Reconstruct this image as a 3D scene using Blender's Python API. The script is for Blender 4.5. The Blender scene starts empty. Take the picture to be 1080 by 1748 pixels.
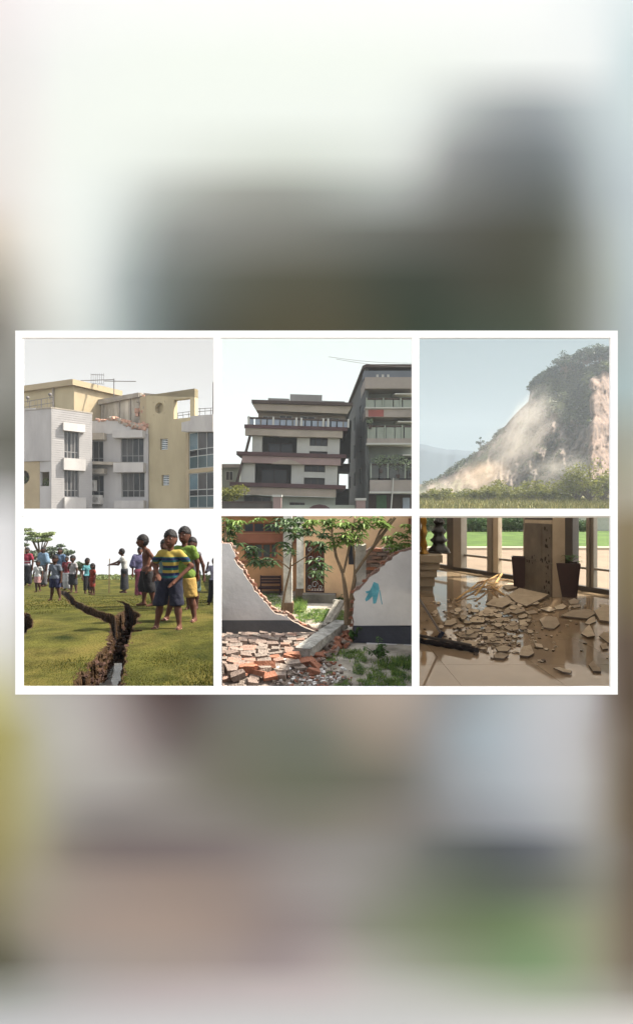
import bpy, math, random
import numpy as np
from mathutils import Vector, Matrix, noise as mnoise

# ---------------------------------------------------------------- camera, sky, sun, exposure
scene = bpy.context.scene
COL = scene.collection
F = 800.0                                   # focal length in photo pixels (photo is 1080 wide)
cam_data = bpy.data.cameras.new('camera')
cam_data.sensor_fit = 'HORIZONTAL'
cam_data.sensor_width = 36.0
cam_data.lens = 36.0 * F / 1080.0
cam_data.clip_start = 0.05
cam_data.clip_end = 4000.0
cam = bpy.data.objects.new('camera', cam_data)
cam.location = (0, 0, 0)
cam.rotation_euler = (math.radians(90), 0, 0)
COL.objects.link(cam)
scene.camera = cam

SUN_EL, SUN_AZ = math.radians(48), math.radians(78)      # azimuth from +Y towards +X
world = bpy.data.worlds.new('World')
scene.world = world
world.use_nodes = True
wn = world.node_tree
bg = wn.nodes['Background']
sky = wn.nodes.new('ShaderNodeTexSky')
sky.sky_type = 'NISHITA'
sky.sun_disc = False
sky.sun_elevation = SUN_EL
sky.sun_rotation = SUN_AZ
sky.dust_density = 3.0
sky.air_density = 1.0
sky.ozone_density = 1.0
hs = wn.nodes.new('ShaderNodeHueSaturation')             # thin milky haze takes most of the blue out of the sky light
hs.inputs['Saturation'].default_value = 0.25
wn.links.new(sky.outputs[0], hs.inputs['Color'])
wn.links.new(hs.outputs[0], bg.inputs[0])
bg.inputs[1].default_value = 0.10
sun_data = bpy.data.lights.new('sun', 'SUN')
sun_data.energy = 3.0
sun_data.angle = math.radians(1.5)
sun_data.color = (1.0, 0.93, 0.82)
sun = bpy.data.objects.new('sun', sun_data)
sv = Vector((math.cos(SUN_EL) * math.sin(SUN_AZ), math.cos(SUN_EL) * math.cos(SUN_AZ), math.sin(SUN_EL)))
sun.rotation_euler = sv.to_track_quat('Z', 'Y').to_euler()
sun.location = (30, -10, 60)
COL.objects.link(sun)
vs = scene.view_settings
vs.view_transform = 'Standard'
vs.look = 'None'
vs.gamma = 1.0
vs.use_curve_mapping = False
EXPO = 2.20
vs.exposure = EXPO
scene.render.engine = 'CYCLES'
scene.cycles.use_denoising = True
scene.cycles.max_bounces = 8
scene.cycles.volume_bounces = 1
scene.cycles.transparent_max_bounces = 16
scene.cycles.volume_step_rate = 4.0
scene.cycles.sample_clamp_indirect = 8.0

# ---------------------------------------------------------------- helpers
K = 350.0 / 1080.0
ORG = {1: (26, 564), 2: (366, 564), 3: (704, 564), 4: (26, 872), 5: (366, 872), 6: (704, 872)}

def W(px, py, d):
    return Vector(((px - 540.0) / F * d, d, -(py - 874.0) / F * d))

def C(p, cx, cy, d):
    o = ORG[p]
    return W(o[0] + K * cx, o[1] + K * cy, d)

def G(p, cx, cy, h):
    d = h * F / (ORG[p][1] + K * cy - 874.0)
    return C(p, cx, cy, d)

def lin(c):
    c = c / 255.0
    return c / 12.92 if c <= 0.04045 else ((c + 0.055) / 1.055) ** 2.4

def S(r, g, b):
    return (lin(r), lin(g), lin(b))

_M = {}
def mat(name, col, rough=0.85, var=0.18, scale=4.0, bump=0.0, bscale=None, spec=0.3, metal=0.0, col2=None, stretch=(1, 1, 1), detail=5.0):
    if name in _M:
        return _M[name]
    m = bpy.data.materials.new(name)
    m.use_nodes = True
    nt = m.node_tree
    b = nt.nodes['Principled BSDF']
    b.inputs['Roughness'].default_value = rough
    b.inputs['Specular IOR Level'].default_value = spec
    b.inputs['Metallic'].default_value = metal
    tc = nt.nodes.new('ShaderNodeTexCoord')
    mp = nt.nodes.new('ShaderNodeMapping')
    mp.inputs['Scale'].default_value = stretch
    nt.links.new(tc.outputs['Object'], mp.inputs['Vector'])
    n = nt.nodes.new('ShaderNodeTexNoise')
    n.inputs['Scale'].default_value = scale
    n.inputs['Detail'].default_value = detail
    n.inputs['Roughness'].default_value = 0.65
    nt.links.new(mp.outputs[0], n.inputs['Vector'])
    r = nt.nodes.new('ShaderNodeValToRGB')
    lo = tuple(max(0.0, c * (1 - var)) for c in col)
    hi = tuple(min(1.0, c * (1 + var)) for c in (col2 or col))
    r.color_ramp.elements[0].position = 0.32
    r.color_ramp.elements[1].position = 0.68
    r.color_ramp.elements[0].color = (*lo, 1)
    r.color_ramp.elements[1].color = (*hi, 1)
    nt.links.new(n.outputs['Fac'], r.inputs[0])
    nt.links.new(r.outputs[0], b.inputs['Base Color'])
    if bump:
        n2 = nt.nodes.new('ShaderNodeTexNoise')
        n2.inputs['Scale'].default_value = bscale or scale * 4
        n2.inputs['Detail'].default_value = 6
        nt.links.new(mp.outputs[0], n2.inputs['Vector'])
        bp = nt.nodes.new('ShaderNodeBump')
        bp.inputs['Strength'].default_value = bump
        bp.inputs['Distance'].default_value = 0.05
        nt.links.new(n2.outputs['Fac'], bp.inputs['Height'])
        nt.links.new(bp.outputs[0], b.inputs['Normal'])
    _M[name] = m
    return m

def leafmat(name, c1, c2, scale=6.0, trans=0.35):
    if name in _M:
        return _M[name]
    m = mat(name, c1, 0.6, 0.25, scale, col2=c2, spec=0.25)
    nt = m.node_tree
    b = nt.nodes['Principled BSDF']
    ramp = [n for n in nt.nodes if n.type == 'VALTORGB'][0]
    t = nt.nodes.new('ShaderNodeBsdfTranslucent')
    nt.links.new(ramp.outputs[0], t.inputs[0])
    mx = nt.nodes.new('ShaderNodeMixShader')
    mx.inputs[0].default_value = trans
    nt.links.new(b.outputs[0], mx.inputs[1])
    nt.links.new(t.outputs[0], mx.inputs[2])
    nt.links.new(mx.outputs[0], nt.nodes['Material Output'].inputs[0])
    return m

def glassmat(name, tint, gloss=0.12):
    """thin window glass: clear, with a mirror reflection that grows at grazing angles"""
    if name in _M:
        return _M[name]
    m = bpy.data.materials.new(name)
    m.use_nodes = True
    nt = m.node_tree
    nt.nodes.remove(nt.nodes['Principled BSDF'])
    t = nt.nodes.new('ShaderNodeBsdfTransparent')
    t.inputs[0].default_value = (*tint, 1)
    g = nt.nodes.new('ShaderNodeBsdfGlossy')
    g.inputs['Roughness'].default_value = 0.02
    lw = nt.nodes.new('ShaderNodeLayerWeight')
    lw.inputs['Blend'].default_value = 0.5
    po = nt.nodes.new('ShaderNodeMath'); po.operation = 'POWER'; po.inputs[1].default_value = 4.0
    fr = nt.nodes.new('ShaderNodeMath'); fr.operation = 'MULTIPLY_ADD'; fr.inputs[1].default_value = 0.6; fr.inputs[2].default_value = 0.03
    nt.links.new(lw.outputs['Facing'], po.inputs[0]); nt.links.new(po.outputs[0], fr.inputs[0])
    mx = nt.nodes.new('ShaderNodeMixShader')
    nt.links.new(fr.outputs[0], mx.inputs[0])
    nt.links.new(t.outputs[0], mx.inputs[1])
    nt.links.new(g.outputs[0], mx.inputs[2])
    nt.links.new(mx.outputs[0], nt.nodes['Material Output'].inputs[0])
    _M[name] = m
    return m

def skymat(name, col, strength=1.0):
    m = bpy.data.materials.new(name)
    m.use_nodes = True
    nt = m.node_tree
    nt.nodes.remove(nt.nodes['Principled BSDF'])
    e = nt.nodes.new('ShaderNodeEmission')
    e.inputs[0].default_value = (*col, 1)
    e.inputs[1].default_value = strength
    nt.links.new(e.outputs[0], nt.nodes['Material Output'].inputs[0])
    return m

def mesh_obj(name, verts, faces, mats, parent=None, mi=None, smooth=False, local=False):
    me = bpy.data.meshes.new(name)
    me.from_pydata([tuple(v) for v in verts], [], faces)
    if not isinstance(mats, (list, tuple)):
        mats = [mats]
    for m in mats:
        me.materials.append(m)
    if mi is not None:
        me.polygons.foreach_set('material_index', np.asarray(mi, dtype=np.int32))
    if smooth:
        me.polygons.foreach_set('use_smooth', np.ones(len(me.polygons), dtype=bool))
    me.update()
    o = bpy.data.objects.new(name, me)
    COL.objects.link(o)
    if parent is not None:
        attach(o, parent, local)
    return o

def attach(o, parent, local=False):
    o.parent = parent
    if not local:
        m = parent.matrix_basis.copy()
        q = parent.parent
        inv = parent.matrix_parent_inverse.copy()
        m = inv @ m
        while q is not None:
            m = q.matrix_parent_inverse @ q.matrix_basis @ m
            q = q.parent
        o.matrix_parent_inverse = m.inverted()

def tag(o, label=None, cat=None, group=None, kind=None):
    if label: o['label'] = label
    if cat: o['category'] = cat
    if group: o['group'] = group
    if kind: o['kind'] = kind
    return o

def thing(name, loc, label, cat, group=None):
    o = bpy.data.objects.new(name, None)
    o.empty_display_size = 0.1
    o.location = loc
    COL.objects.link(o)
    return tag(o, label, cat, group)

def copy_tree(o, parent=None):
    c = o.copy()
    COL.objects.link(c)
    if parent is not None:
        c.parent = parent
    for ch in list(o.children):
        copy_tree(ch, c)
    return c

class MB:
    """collects faces for one mesh object"""
    def __init__(self):
        self.v, self.f, self.m = [], [], []
    def add(self, vs, fs, mi=0):
        n = len(self.v)
        self.v += [Vector(p) for p in vs]
        self.f += [tuple(i + n for i in q) for q in fs]
        self.m += [mi] * len(fs)
        return self
    def hexa(self, p, mi=0):
        # p: 8 points, bottom ring 0-3 then top ring 4-7
        return self.add(p, [(3, 2, 1, 0), (4, 5, 6, 7), (0, 1, 5, 4), (1, 2, 6, 5), (2, 3, 7, 6), (3, 0, 4, 7)], mi)
    def box(self, c, s, rot=None, mi=0):
        c = Vector(c)
        h = [x / 2 for x in s]
        pts = [Vector(q) for q in ((-h[0], -h[1], -h[2]), (h[0], -h[1], -h[2]), (h[0], h[1], -h[2]), (-h[0], h[1], -h[2]),
                                   (-h[0], -h[1], h[2]), (h[0], -h[1], h[2]), (h[0], h[1], h[2]), (-h[0], h[1], h[2]))]
        if rot is not None:
            pts = [rot @ q for q in pts]
        return self.hexa([q + c for q in pts], mi)
    def prism(self, poly, ext, mi=0, side=None):
        poly = [Vector(q) for q in poly]
        n = len(poly)
        ext = Vector(ext)
        top = [q + ext for q in poly]
        self.add(poly + top, [tuple(range(n - 1, -1, -1)), tuple(range(n, 2 * n))], mi)
        self.add(poly + top, [(i, (i + 1) % n, n + (i + 1) % n, n + i) for i in range(n)], mi if side is None else side)
        return self
    def tube(self, pts, rad, n=8, mi=0, cap=True):
        pts = [Vector(p) for p in pts]
        if not isinstance(rad, (list, tuple)):
            rad = [rad] * len(pts)
        rings = []
        up = Vector((0, 0, 1))
        for i, p in enumerate(pts):
            t = (pts[min(i + 1, len(pts) - 1)] - pts[max(i - 1, 0)])
            t = t.normalized() if t.length > 1e-9 else Vector((0, 0, 1))
            a = t.cross(up)
            if a.length < 1e-3:
                a = t.cross(Vector((1, 0, 0)))
            a.normalize()
            b = t.cross(a)
            rings.append([p + (a * math.cos(2 * math.pi * k / n) + b * math.sin(2 * math.pi * k / n)) * rad[i] for k in range(n)])
        vs = [q for r in rings for q in r]
        fs = []
        for i in range(len(pts) - 1):
            for k in range(n):
                fs.append((i * n + k, i * n + (k + 1) % n, (i + 1) * n + (k + 1) % n, (i + 1) * n + k))
        if cap:
            fs.append(tuple(range(n - 1, -1, -1)))
            fs.append(tuple(range((len(pts) - 1) * n, len(pts) * n)))
        return self.add(vs, fs, mi)
    def lathe(self, prof, c, n=20, mi=0, sx=1.0, sy=1.0, tw=None):
        c = Vector(c)
        vs, fs = [], []
        for j, (r, z) in enumerate(prof):
            for k in range(n):
                a = 2 * math.pi * k / n
                rr = r * (tw(a, j) if tw else 1.0)
                vs.append(c + Vector((rr * math.cos(a) * sx, rr * math.sin(a) * sy, z)))
        for j in range(len(prof) - 1):
            for k in range(n):
                fs.append((j * n + k, j * n + (k + 1) % n, (j + 1) * n + (k + 1) % n, (j + 1) * n + k))
        fs.append(tuple(range(n - 1, -1, -1)))
        fs.append(tuple(range((len(prof) - 1) * n, len(prof) * n)))
        return self.add(vs, fs, mi)
    def build(self, name, mats, parent=None, smooth=False, local=False):
        return mesh_obj(name, self.v, self.f, mats, parent, self.m if isinstance(mats, (list, tuple)) else None, smooth, local)

class Fac:
    """a vertical plane given by two (crop x, depth) points of one of the six views; u runs along it, n points to the viewer"""
    def __init__(self, p, A, B):
        self.p = p
        a, b = C(p, A[0], 0, A[1]), C(p, B[0], 0, B[1])
        self.a = Vector((a.x, a.y)); self.b = Vector((b.x, b.y))
        self.L = (self.b - self.a).length
        self.d = (self.b - self.a).normalized()
        self.n = Vector((self.d.y, -self.d.x))
    def uz(self, cx, cy):
        o = ORG[self.p]
        X = (o[0] + K * cx - 540.0) / F
        # a + u d = t (X,1)
        det = self.d.x * -1.0 + X * self.d.y
        u = (self.a.x * 1.0 - X * self.a.y) / det if abs(det) > 1e-9 else 0.0
        t = self.a.y + u * self.d.y
        return u, -(o[1] + K * cy - 874.0) / F * t
    def pt(self, u, z, off=0.0):
        q = self.a + self.d * u + self.n * off
        return Vector((q.x, q.y, z))
    def rect(self, cx0, cy0, cx1, cy1):
        m = (cx0 + cx1) / 2
        return (self.uz(cx0, cy0)[0], self.uz(cx1, cy0)[0], self.uz(m, cy1)[1], self.uz(m, cy0)[1])
    def box(self, mb, r, o0, o1, mi=0):
        u0, u1, z0, z1 = r
        return mb.hexa([self.pt(u0, z0, o1), self.pt(u1, z0, o1), self.pt(u1, z0, o0), self.pt(u0, z0, o0),
                        self.pt(u0, z1, o1), self.pt(u1, z1, o1), self.pt(u1, z1, o0), self.pt(u0, z1, o0)], mi)
    def cbox(self, mb, c, o0, o1, mi=0):
        return self.box(mb, self.rect(*c), o0, o1, mi)
    def wall(self, mb, r, holes, th, off=0.0, mi=0, bi=None):
        """slab with rectangular openings; front at off, back at off - th"""
        u0, u1, z0, z1 = r
        us = sorted({u0, u1, *[min(max(h[i], u0), u1) for h in holes for i in (0, 1)]})
        zs = sorted({z0, z1, *[min(max(h[i], z0), z1) for h in holes for i in (2, 3)]})
        def solid(i, j):
            if i < 0 or j < 0 or i >= len(us) - 1 or j >= len(zs) - 1:
                return False
            um, zm = (us[i] + us[i + 1]) / 2, (zs[j] + zs[j + 1]) / 2
            return not any(h[0] < um < h[1] and h[2] < zm < h[3] for h in holes)
        for i in range(len(us) - 1):
            for j in range(len(zs) - 1):
                if not solid(i, j):
                    continue
                a, b, c, e = us[i], us[i + 1], zs[j], zs[j + 1]
                f, k = off, off - th
                mb.add([self.pt(a, c, f), self.pt(b, c, f), self.pt(b, e, f), self.pt(a, e, f)], [(0, 1, 2, 3)], mi)
                mb.add([self.pt(a, c, k), self.pt(b, c, k), self.pt(b, e, k), self.pt(a, e, k)], [(3, 2, 1, 0)], mi if bi is None else bi)
                if not solid(i - 1, j): mb.add([self.pt(a, c, f), self.pt(a, e, f), self.pt(a, e, k), self.pt(a, c, k)], [(0, 1, 2, 3)], mi)
                if not solid(i + 1, j): mb.add([self.pt(b, c, f), self.pt(b, c, k), self.pt(b, e, k), self.pt(b, e, f)], [(0, 1, 2, 3)], mi)
                if not solid(i, j - 1): mb.add([self.pt(a, c, f), self.pt(a, c, k), self.pt(b, c, k), self.pt(b, c, f)], [(0, 1, 2, 3)], mi)
                if not solid(i, j + 1): mb.add([self.pt(a, e, f), self.pt(b, e, f), self.pt(b, e, k), self.pt(a, e, k)], [(0, 1, 2, 3)], mi)
        return mb
    def poly(self, mb, pts, o0, o1, mi=0, side=None):
        """polygon given in crop coordinates, from offset o0 (back) to o1 (front)"""
        q = [self.pt(*self.uz(cx, cy), o1) for cx, cy in pts]
        n = self.n * (o0 - o1)
        return mb.prism(q, (n.x, n.y, 0), mi, side)

def window(fac, r, cols, rows, parent, fmat, pmat, recess=0.15, fw=0.05, fd=0.06, pmats=None):
    """frame with bars as a part, every pane a sub-part; cols/rows are lists of fractions"""
    u0, u1, z0, z1 = r
    us = [u0 + (u1 - u0) * t for t in cols]
    zs = [z0 + (z1 - z0) * t for t in rows]
    mb = MB()
    for i, u in enumerate(us):
        a = min(max(u, u0 + fw / 2), u1 - fw / 2)
        fac.box(mb, (a - fw / 2, a + fw / 2, z0, z1), -recess - fd, -recess)
    for z in zs:
        a = min(max(z, z0 + fw / 2), z1 - fw / 2)
        fac.box(mb, (u0, u1, a - fw / 2, a + fw / 2), -recess - fd + 0.004, -recess - 0.004)
    w = mb.build('window', fmat, parent)
    k = 0
    for i in range(len(us) - 1):
        for j in range(len(zs) - 1):
            pm = MB()
            fac.box(pm, (us[i] + fw / 2, us[i + 1] - fw / 2, zs[j] + fw / 2, zs[j + 1] - fw / 2), -recess - fd * 0.7, -recess - fd * 0.5)
            pm.build('pane', (pmats[k % len(pmats)] if pmats else pmat), w)
            k += 1
    return w

def leaves(mb, rng, center, radii, n, size, mi=0, aspect=0.5, droop=0.0, shell=0.55):
    """leaf-shaped faces scattered through an ellipsoid clump"""
    c = Vector(center)
    for _ in range(n):
        while True:
            q = Vector((rng.uniform(-1, 1), rng.uniform(-1, 1), rng.uniform(-1, 1)))
            if q.length <= 1 and q.length > shell * rng.random():
                break
        p = c + Vector((q.x * radii[0], q.y * radii[1], q.z * radii[2]))
        a = Vector((rng.gauss(0, 1), rng.gauss(0, 1), rng.gauss(0, 0.6) - droop)).normalized()
        b = a.cross(Vector((rng.gauss(0, 1), rng.gauss(0, 1), rng.gauss(0, 1)))).normalized()
        s = size * rng.uniform(0.6, 1.3)
        mb.add([p - a * s, p + b * s * aspect, p + a * s, p - b * s * aspect], [(0, 1, 2, 3)], mi)

def blades(mb, rng, p, n, h, spread, mi=0, w=0.006):
    for _ in range(n):
        a = rng.uniform(0, 6.283)
        r = spread * math.sqrt(rng.random())
        b = Vector(p) + Vector((math.cos(a) * r, math.sin(a) * r, 0))
        t = rng.uniform(0, 6.283)
        dx = Vector((math.cos(t), math.sin(t), 0))
        hh = h * rng.uniform(0.5, 1.2)
        tip = b + Vector((rng.gauss(0, 0.35) * hh, rng.gauss(0, 0.35) * hh, hh))
        mb.add([b - dx * w, b + dx * w, tip], [(0, 1, 2)], mi)

# ---------------------------------------------------------------- implicit surfaces (bodies, clothes, hair)
def sd_caps(P, caps, k):
    out = None
    for c in caps:
        if isinstance(c[0], str):                                 # ellipsoid: centre, radii
            q = (P - np.array(c[1])) / np.array(c[2])
            l = np.sqrt((q * q).sum(1)) + 1e-9
            g = np.sqrt(((q / np.array(c[2])) ** 2).sum(1)) + 1e-9
            d = l * (l - 1.0) / g
        else:
            a, b, ra, rb = np.array(c[0]), np.array(c[1]), c[2], c[3]
            sq = np.array(c[4]) if len(c) > 4 else np.ones(3)
            A, B, Q = a * sq, b * sq, P * sq
            ab = B - A
            t = np.clip(((Q - A) @ ab) / (ab @ ab + 1e-12), 0, 1)
            d = np.sqrt(((Q - A - t[:, None] * ab) ** 2).sum(1)) - (ra + (rb - ra) * t)
        if out is None:
            out = d
        else:
            h = np.clip(0.5 + 0.5 * (d - out) / k, 0, 1)
            out = d + (out - d) * h - k * h * (1 - h)
    return out

def surface_net(fn, lo, hi, res):
    lo, hi = np.array(lo, float), np.array(hi, float)
    n = np.maximum(((hi - lo) / res).astype(int) + 2, 4)
    ax = [lo[i] + res * np.arange(n[i]) for i in range(3)]
    g = np.stack(np.meshgrid(*ax, indexing='ij'), -1).reshape(-1, 3)
    v = fn(g).reshape(n)
    neg = v < 0
    cn = n - 1
    pos = np.zeros((*cn, 3)); cnt = np.zeros(cn)
    sl = lambda o: tuple(slice(o[i], o[i] + cn[i]) for i in range(3))
    corners = [(x, y, z) for x in (0, 1) for y in (0, 1) for z in (0, 1)]
    for a in corners:
        for axn in range(3):
            if a[axn] == 1:
                continue
            b = list(a); b[axn] = 1
            va, vb = v[sl(a)], v[sl(b)]
            x = (va < 0) != (vb < 0)
            t = np.where(x, va / np.where(x, va - vb, 1), 0)
            for i in range(3):
                pos[..., i] += np.where(x, a[i] + (t if i == axn else 0), 0)
            cnt += x
    act = cnt > 0
    idx = -np.ones(cn, dtype=int)
    idx[act] = np.arange(act.sum())
    cell = np.stack(np.nonzero(act), -1)
    verts = lo + res * (cell + pos[act] / cnt[act][:, None])
    faces = []
    for axn in range(3):
        o1, o2 = (axn + 1) % 3, (axn + 2) % 3
        sA = [slice(0, n[i]) for i in range(3)]; sB = list(sA)
        sA[axn] = slice(0, n[axn] - 1); sB[axn] = slice(1, n[axn])
        x = neg[tuple(sA)] != neg[tuple(sB)]
        e = np.stack(np.nonzero(x), -1)
        ok = (e[:, o1] > 0) & (e[:, o2] > 0) & (e[:, o1] < n[o1] - 1) & (e[:, o2] < n[o2] - 1)
        e = e[ok]
        fl = neg[tuple(sA)][tuple(e.T)]
        q = []
        for (s1, s2) in ((-1, -1), (0, -1), (0, 0), (-1, 0)):
            c = e.copy(); c[:, o1] += s1; c[:, o2] += s2
            q.append(idx[tuple(c.T)])
        q = np.stack(q, -1)
        q[~fl] = q[~fl][:, ::-1]
        faces.append(q)
    faces = np.concatenate(faces)
    faces = faces[(faces >= 0).all(1)]
    return verts, [tuple(int(i) for i in q) for q in faces]
# ---------------------------------------------------------------- the board with its blurred print, and the white frame
BD = 3.6                                     # metres from the camera to the board
PRINT = [
 (0,    [(0,242,236,237),(60,248,246,248),(200,250,254,253),(600,252,255,253),(900,252,255,255),(1010,240,246,248),(1080,222,235,238)]),
 (100,  [(0,234,232,231),(60,240,240,240),(110,243,248,245),(300,243,250,244),(650,243,250,244),(800,240,246,243),(1000,243,247,248),(1045,222,233,236),(1080,205,222,226)]),
 (190,  [(0,233,231,229),(60,240,240,238),(110,242,248,243),(300,242,249,243),(620,240,247,242),(710,232,239,236),(780,188,194,194),(850,158,164,166),(920,148,155,160),(985,180,189,193),(1050,204,217,221),(1080,205,219,222)]),
 (265,  [(0,232,229,226),(60,240,240,237),(110,242,248,243),(220,238,245,240),(350,226,232,226),(500,214,221,213),(640,226,233,228),(710,210,215,213),(780,135,138,139),(900,112,118,121),(960,128,135,138),(1020,180,190,194),(1080,200,214,219)]),
 (330,  [(0,230,224,220),(60,240,241,238),(130,242,249,245),(200,226,233,230),(270,188,194,190),(380,163,165,159),(500,150,153,147),(620,172,178,174),(690,168,173,171),(770,122,124,122),(900,95,99,98),(960,108,113,111),(1010,160,168,170),(1080,195,208,214)]),
 (400,  [(0,214,204,190),(50,236,235,230),(120,241,247,243),(180,222,230,228),(240,170,178,176),(310,138,141,138),(480,128,128,121),(620,112,115,110),(740,97,98,93),(850,84,84,76),(940,82,84,74),(990,125,129,124),(1040,178,186,185),(1080,190,204,208)]),
 (480,  [(0,166,160,147),(50,212,210,203),(110,238,243,239),(170,216,223,222),(220,158,169,170),(290,112,118,115),(420,92,92,80),(560,89,88,75),(660,70,76,68),(740,68,74,66),(830,80,81,72),(920,74,77,66),(990,122,125,116),(1040,172,179,174),(1080,186,200,203)]),
 (560,  [(0,128,124,116),(50,188,188,182),(120,225,230,226),(180,196,206,206),(240,130,142,142),(320,82,85,80),(440,86,84,68),(560,88,84,68),(680,66,73,62),(740,62,72,62),(840,78,85,75),(920,78,86,74),(980,112,114,104),(1040,168,175,172),(1080,178,192,196)]),
 (660,  [(0,148,148,142),(40,140,140,134),(1040,168,186,188),(1080,176,194,196)]),
 (750,  [(0,112,112,104),(40,104,104,96),(1040,160,160,148),(1080,168,172,162)]),
 (800,  [(0,130,130,124),(40,118,118,112),(1040,160,156,138),(1080,172,172,156)]),
 (850,  [(0,190,190,190),(40,180,180,180),(1040,164,156,138),(1080,172,168,152)]),
 (900,  [(0,226,226,228),(40,218,218,220),(1040,140,126,100),(1080,140,128,102)]),
 (1010, [(0,238,238,240),(40,228,228,230),(1040,118,106,84),(1080,124,112,86)]),
 (1100, [(0,222,222,214),(40,214,212,206),(1040,100,88,78),(1080,100,86,74)]),
 (1190, [(0,194,190,142),(30,190,186,160),(80,186,184,178),(150,178,172,170),(210,146,136,134),(260,98,86,83),(320,80,66,66),(380,112,110,108),(470,120,123,120),(550,138,132,124),(640,182,166,152),(710,166,156,148),(770,138,142,146),(850,168,178,184),(930,196,197,200),(1000,192,192,196),(1040,120,108,98),(1080,84,70,56)]),
 (1260, [(0,168,160,98),(40,174,170,130),(90,186,184,176),(150,184,180,176),(220,156,146,144),(290,104,94,92),(350,110,106,98),(430,116,117,105),(540,106,112,103),(620,148,138,124),(680,146,137,126),(740,144,144,145),(820,162,177,187),(900,186,190,196),(980,195,195,198),(1030,148,140,132),(1080,96,82,66)]),
 (1330, [(0,162,154,98),(50,178,174,140),(110,176,173,168),(200,174,170,166),(280,146,141,136),(360,118,115,104),(450,112,113,98),(540,104,109,94),(640,112,110,98),(700,118,116,110),(770,150,154,158),(850,168,177,185),(920,184,188,194),(990,192,192,193),(1040,140,132,120),(1080,96,82,66)]),
 (1400, [(0,160,150,100),(50,172,168,134),(110,152,148,142),(180,132,126,124),(300,142,136,132),(420,126,122,115),(520,122,121,108),(620,134,129,120),(700,126,122,118),(780,138,140,142),(880,152,158,166),(980,182,184,186),(1040,140,132,118),(1080,98,84,68)]),
 (1450, [(0,150,142,94),(60,166,160,136),(130,126,116,113),(250,121,111,110),(380,127,117,116),(480,140,133,130),(600,147,144,141),(680,134,132,127),(740,104,108,105),(840,86,90,92),(920,98,102,110),(980,136,138,138),(1030,150,148,140),(1080,102,88,74)]),
 (1510, [(0,146,138,102),(60,164,157,140),(150,158,144,136),(280,155,139,129),(400,148,134,127),(480,152,143,140),(570,156,152,150),(640,142,140,134),(710,120,124,112),(800,96,104,90),(880,94,100,94),(960,112,116,108),(1020,142,142,130),(1080,104,90,76)]),
 (1580, [(0,128,122,98),(50,156,148,132),(130,168,152,142),(280,170,152,140),(400,158,142,134),(480,146,134,132),(560,152,143,142),(620,140,141,128),(720,124,132,108),(820,108,122,92),(900,114,134,98),(980,148,156,128),(1030,146,142,122),(1080,112,98,84)]),
 (1640, [(0,98,96,78),(40,122,118,104),(110,166,158,152),(250,172,158,148),(380,168,154,148),(470,154,142,142),(560,178,166,164),(640,168,168,158),(740,144,150,130),(840,128,144,112),(920,122,150,110),(990,152,160,132),(1040,142,136,118),(1080,116,104,90)]),
 (1690, [(0,152,152,142),(40,158,158,150),(110,182,178,174),(250,196,182,180),(400,196,186,184),(540,202,190,189),(640,198,196,192),(760,184,186,176),(880,162,172,150),(960,160,172,148),(1040,160,158,146),(1080,142,136,124)]),
 (1748, [(0,205,206,204),(200,222,216,214),(450,218,216,214),(700,216,215,212),(900,216,216,212),(1080,212,210,206)]),
]
def print_material():
    m = bpy.data.materials.new('blurred_print')
    m.use_nodes = True
    nt = m.node_tree
    b = nt.nodes['Principled BSDF']
    b.inputs['Roughness'].default_value = 0.9
    b.inputs['Specular IOR Level'].default_value = 0.0
    tc = nt.nodes.new('ShaderNodeTexCoord')
    sp = nt.nodes.new('ShaderNodeSeparateXYZ')
    nt.links.new(tc.outputs['Object'], sp.inputs[0])
    def mr(src, a, c, typ='LINEAR'):
        n = nt.nodes.new('ShaderNodeMapRange')
        n.interpolation_type = typ
        n.inputs['From Min'].default_value = a
        n.inputs['From Max'].default_value = c
        nt.links.new(src, n.inputs['Value'])
        return n.outputs['Result']
    X = mr(sp.outputs[0], W(0, 0, BD).x, W(1080, 0, BD).x)
    prev = None
    for i, (py, stops) in enumerate(PRINT):
        r = nt.nodes.new('ShaderNodeValToRGB')
        cr = r.color_ramp
        cr.interpolation = 'B_SPLINE'
        while len(cr.elements) > 1:
            cr.elements.remove(cr.elements[0])
        for k, (px, R, Gc, B) in enumerate(stops):
            e = cr.elements[0] if k == 0 else cr.elements.new(px / 1080.0)
            e.position = px / 1080.0
            e.color = (*[c * PRINT_ALBEDO for c in S(R, Gc, B)], 1)
        nt.links.new(X, r.inputs[0])
        if prev is None:
            prev = r.outputs[0]
        else:
            f = mr(sp.outputs[2], W(0, PRINT[i - 1][0], BD).z, W(0, py, BD).z, 'LINEAR')
            mx = nt.nodes.new('ShaderNodeMix')
            mx.data_type = 'RGBA'
            nt.links.new(f, mx.inputs[0])
            nt.links.new(prev, mx.inputs[6])
            nt.links.new(r.outputs[0], mx.inputs[7])
            prev = mx.outputs[2]
    nt.links.new(prev, b.inputs['Base Color'])
    return m

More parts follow.
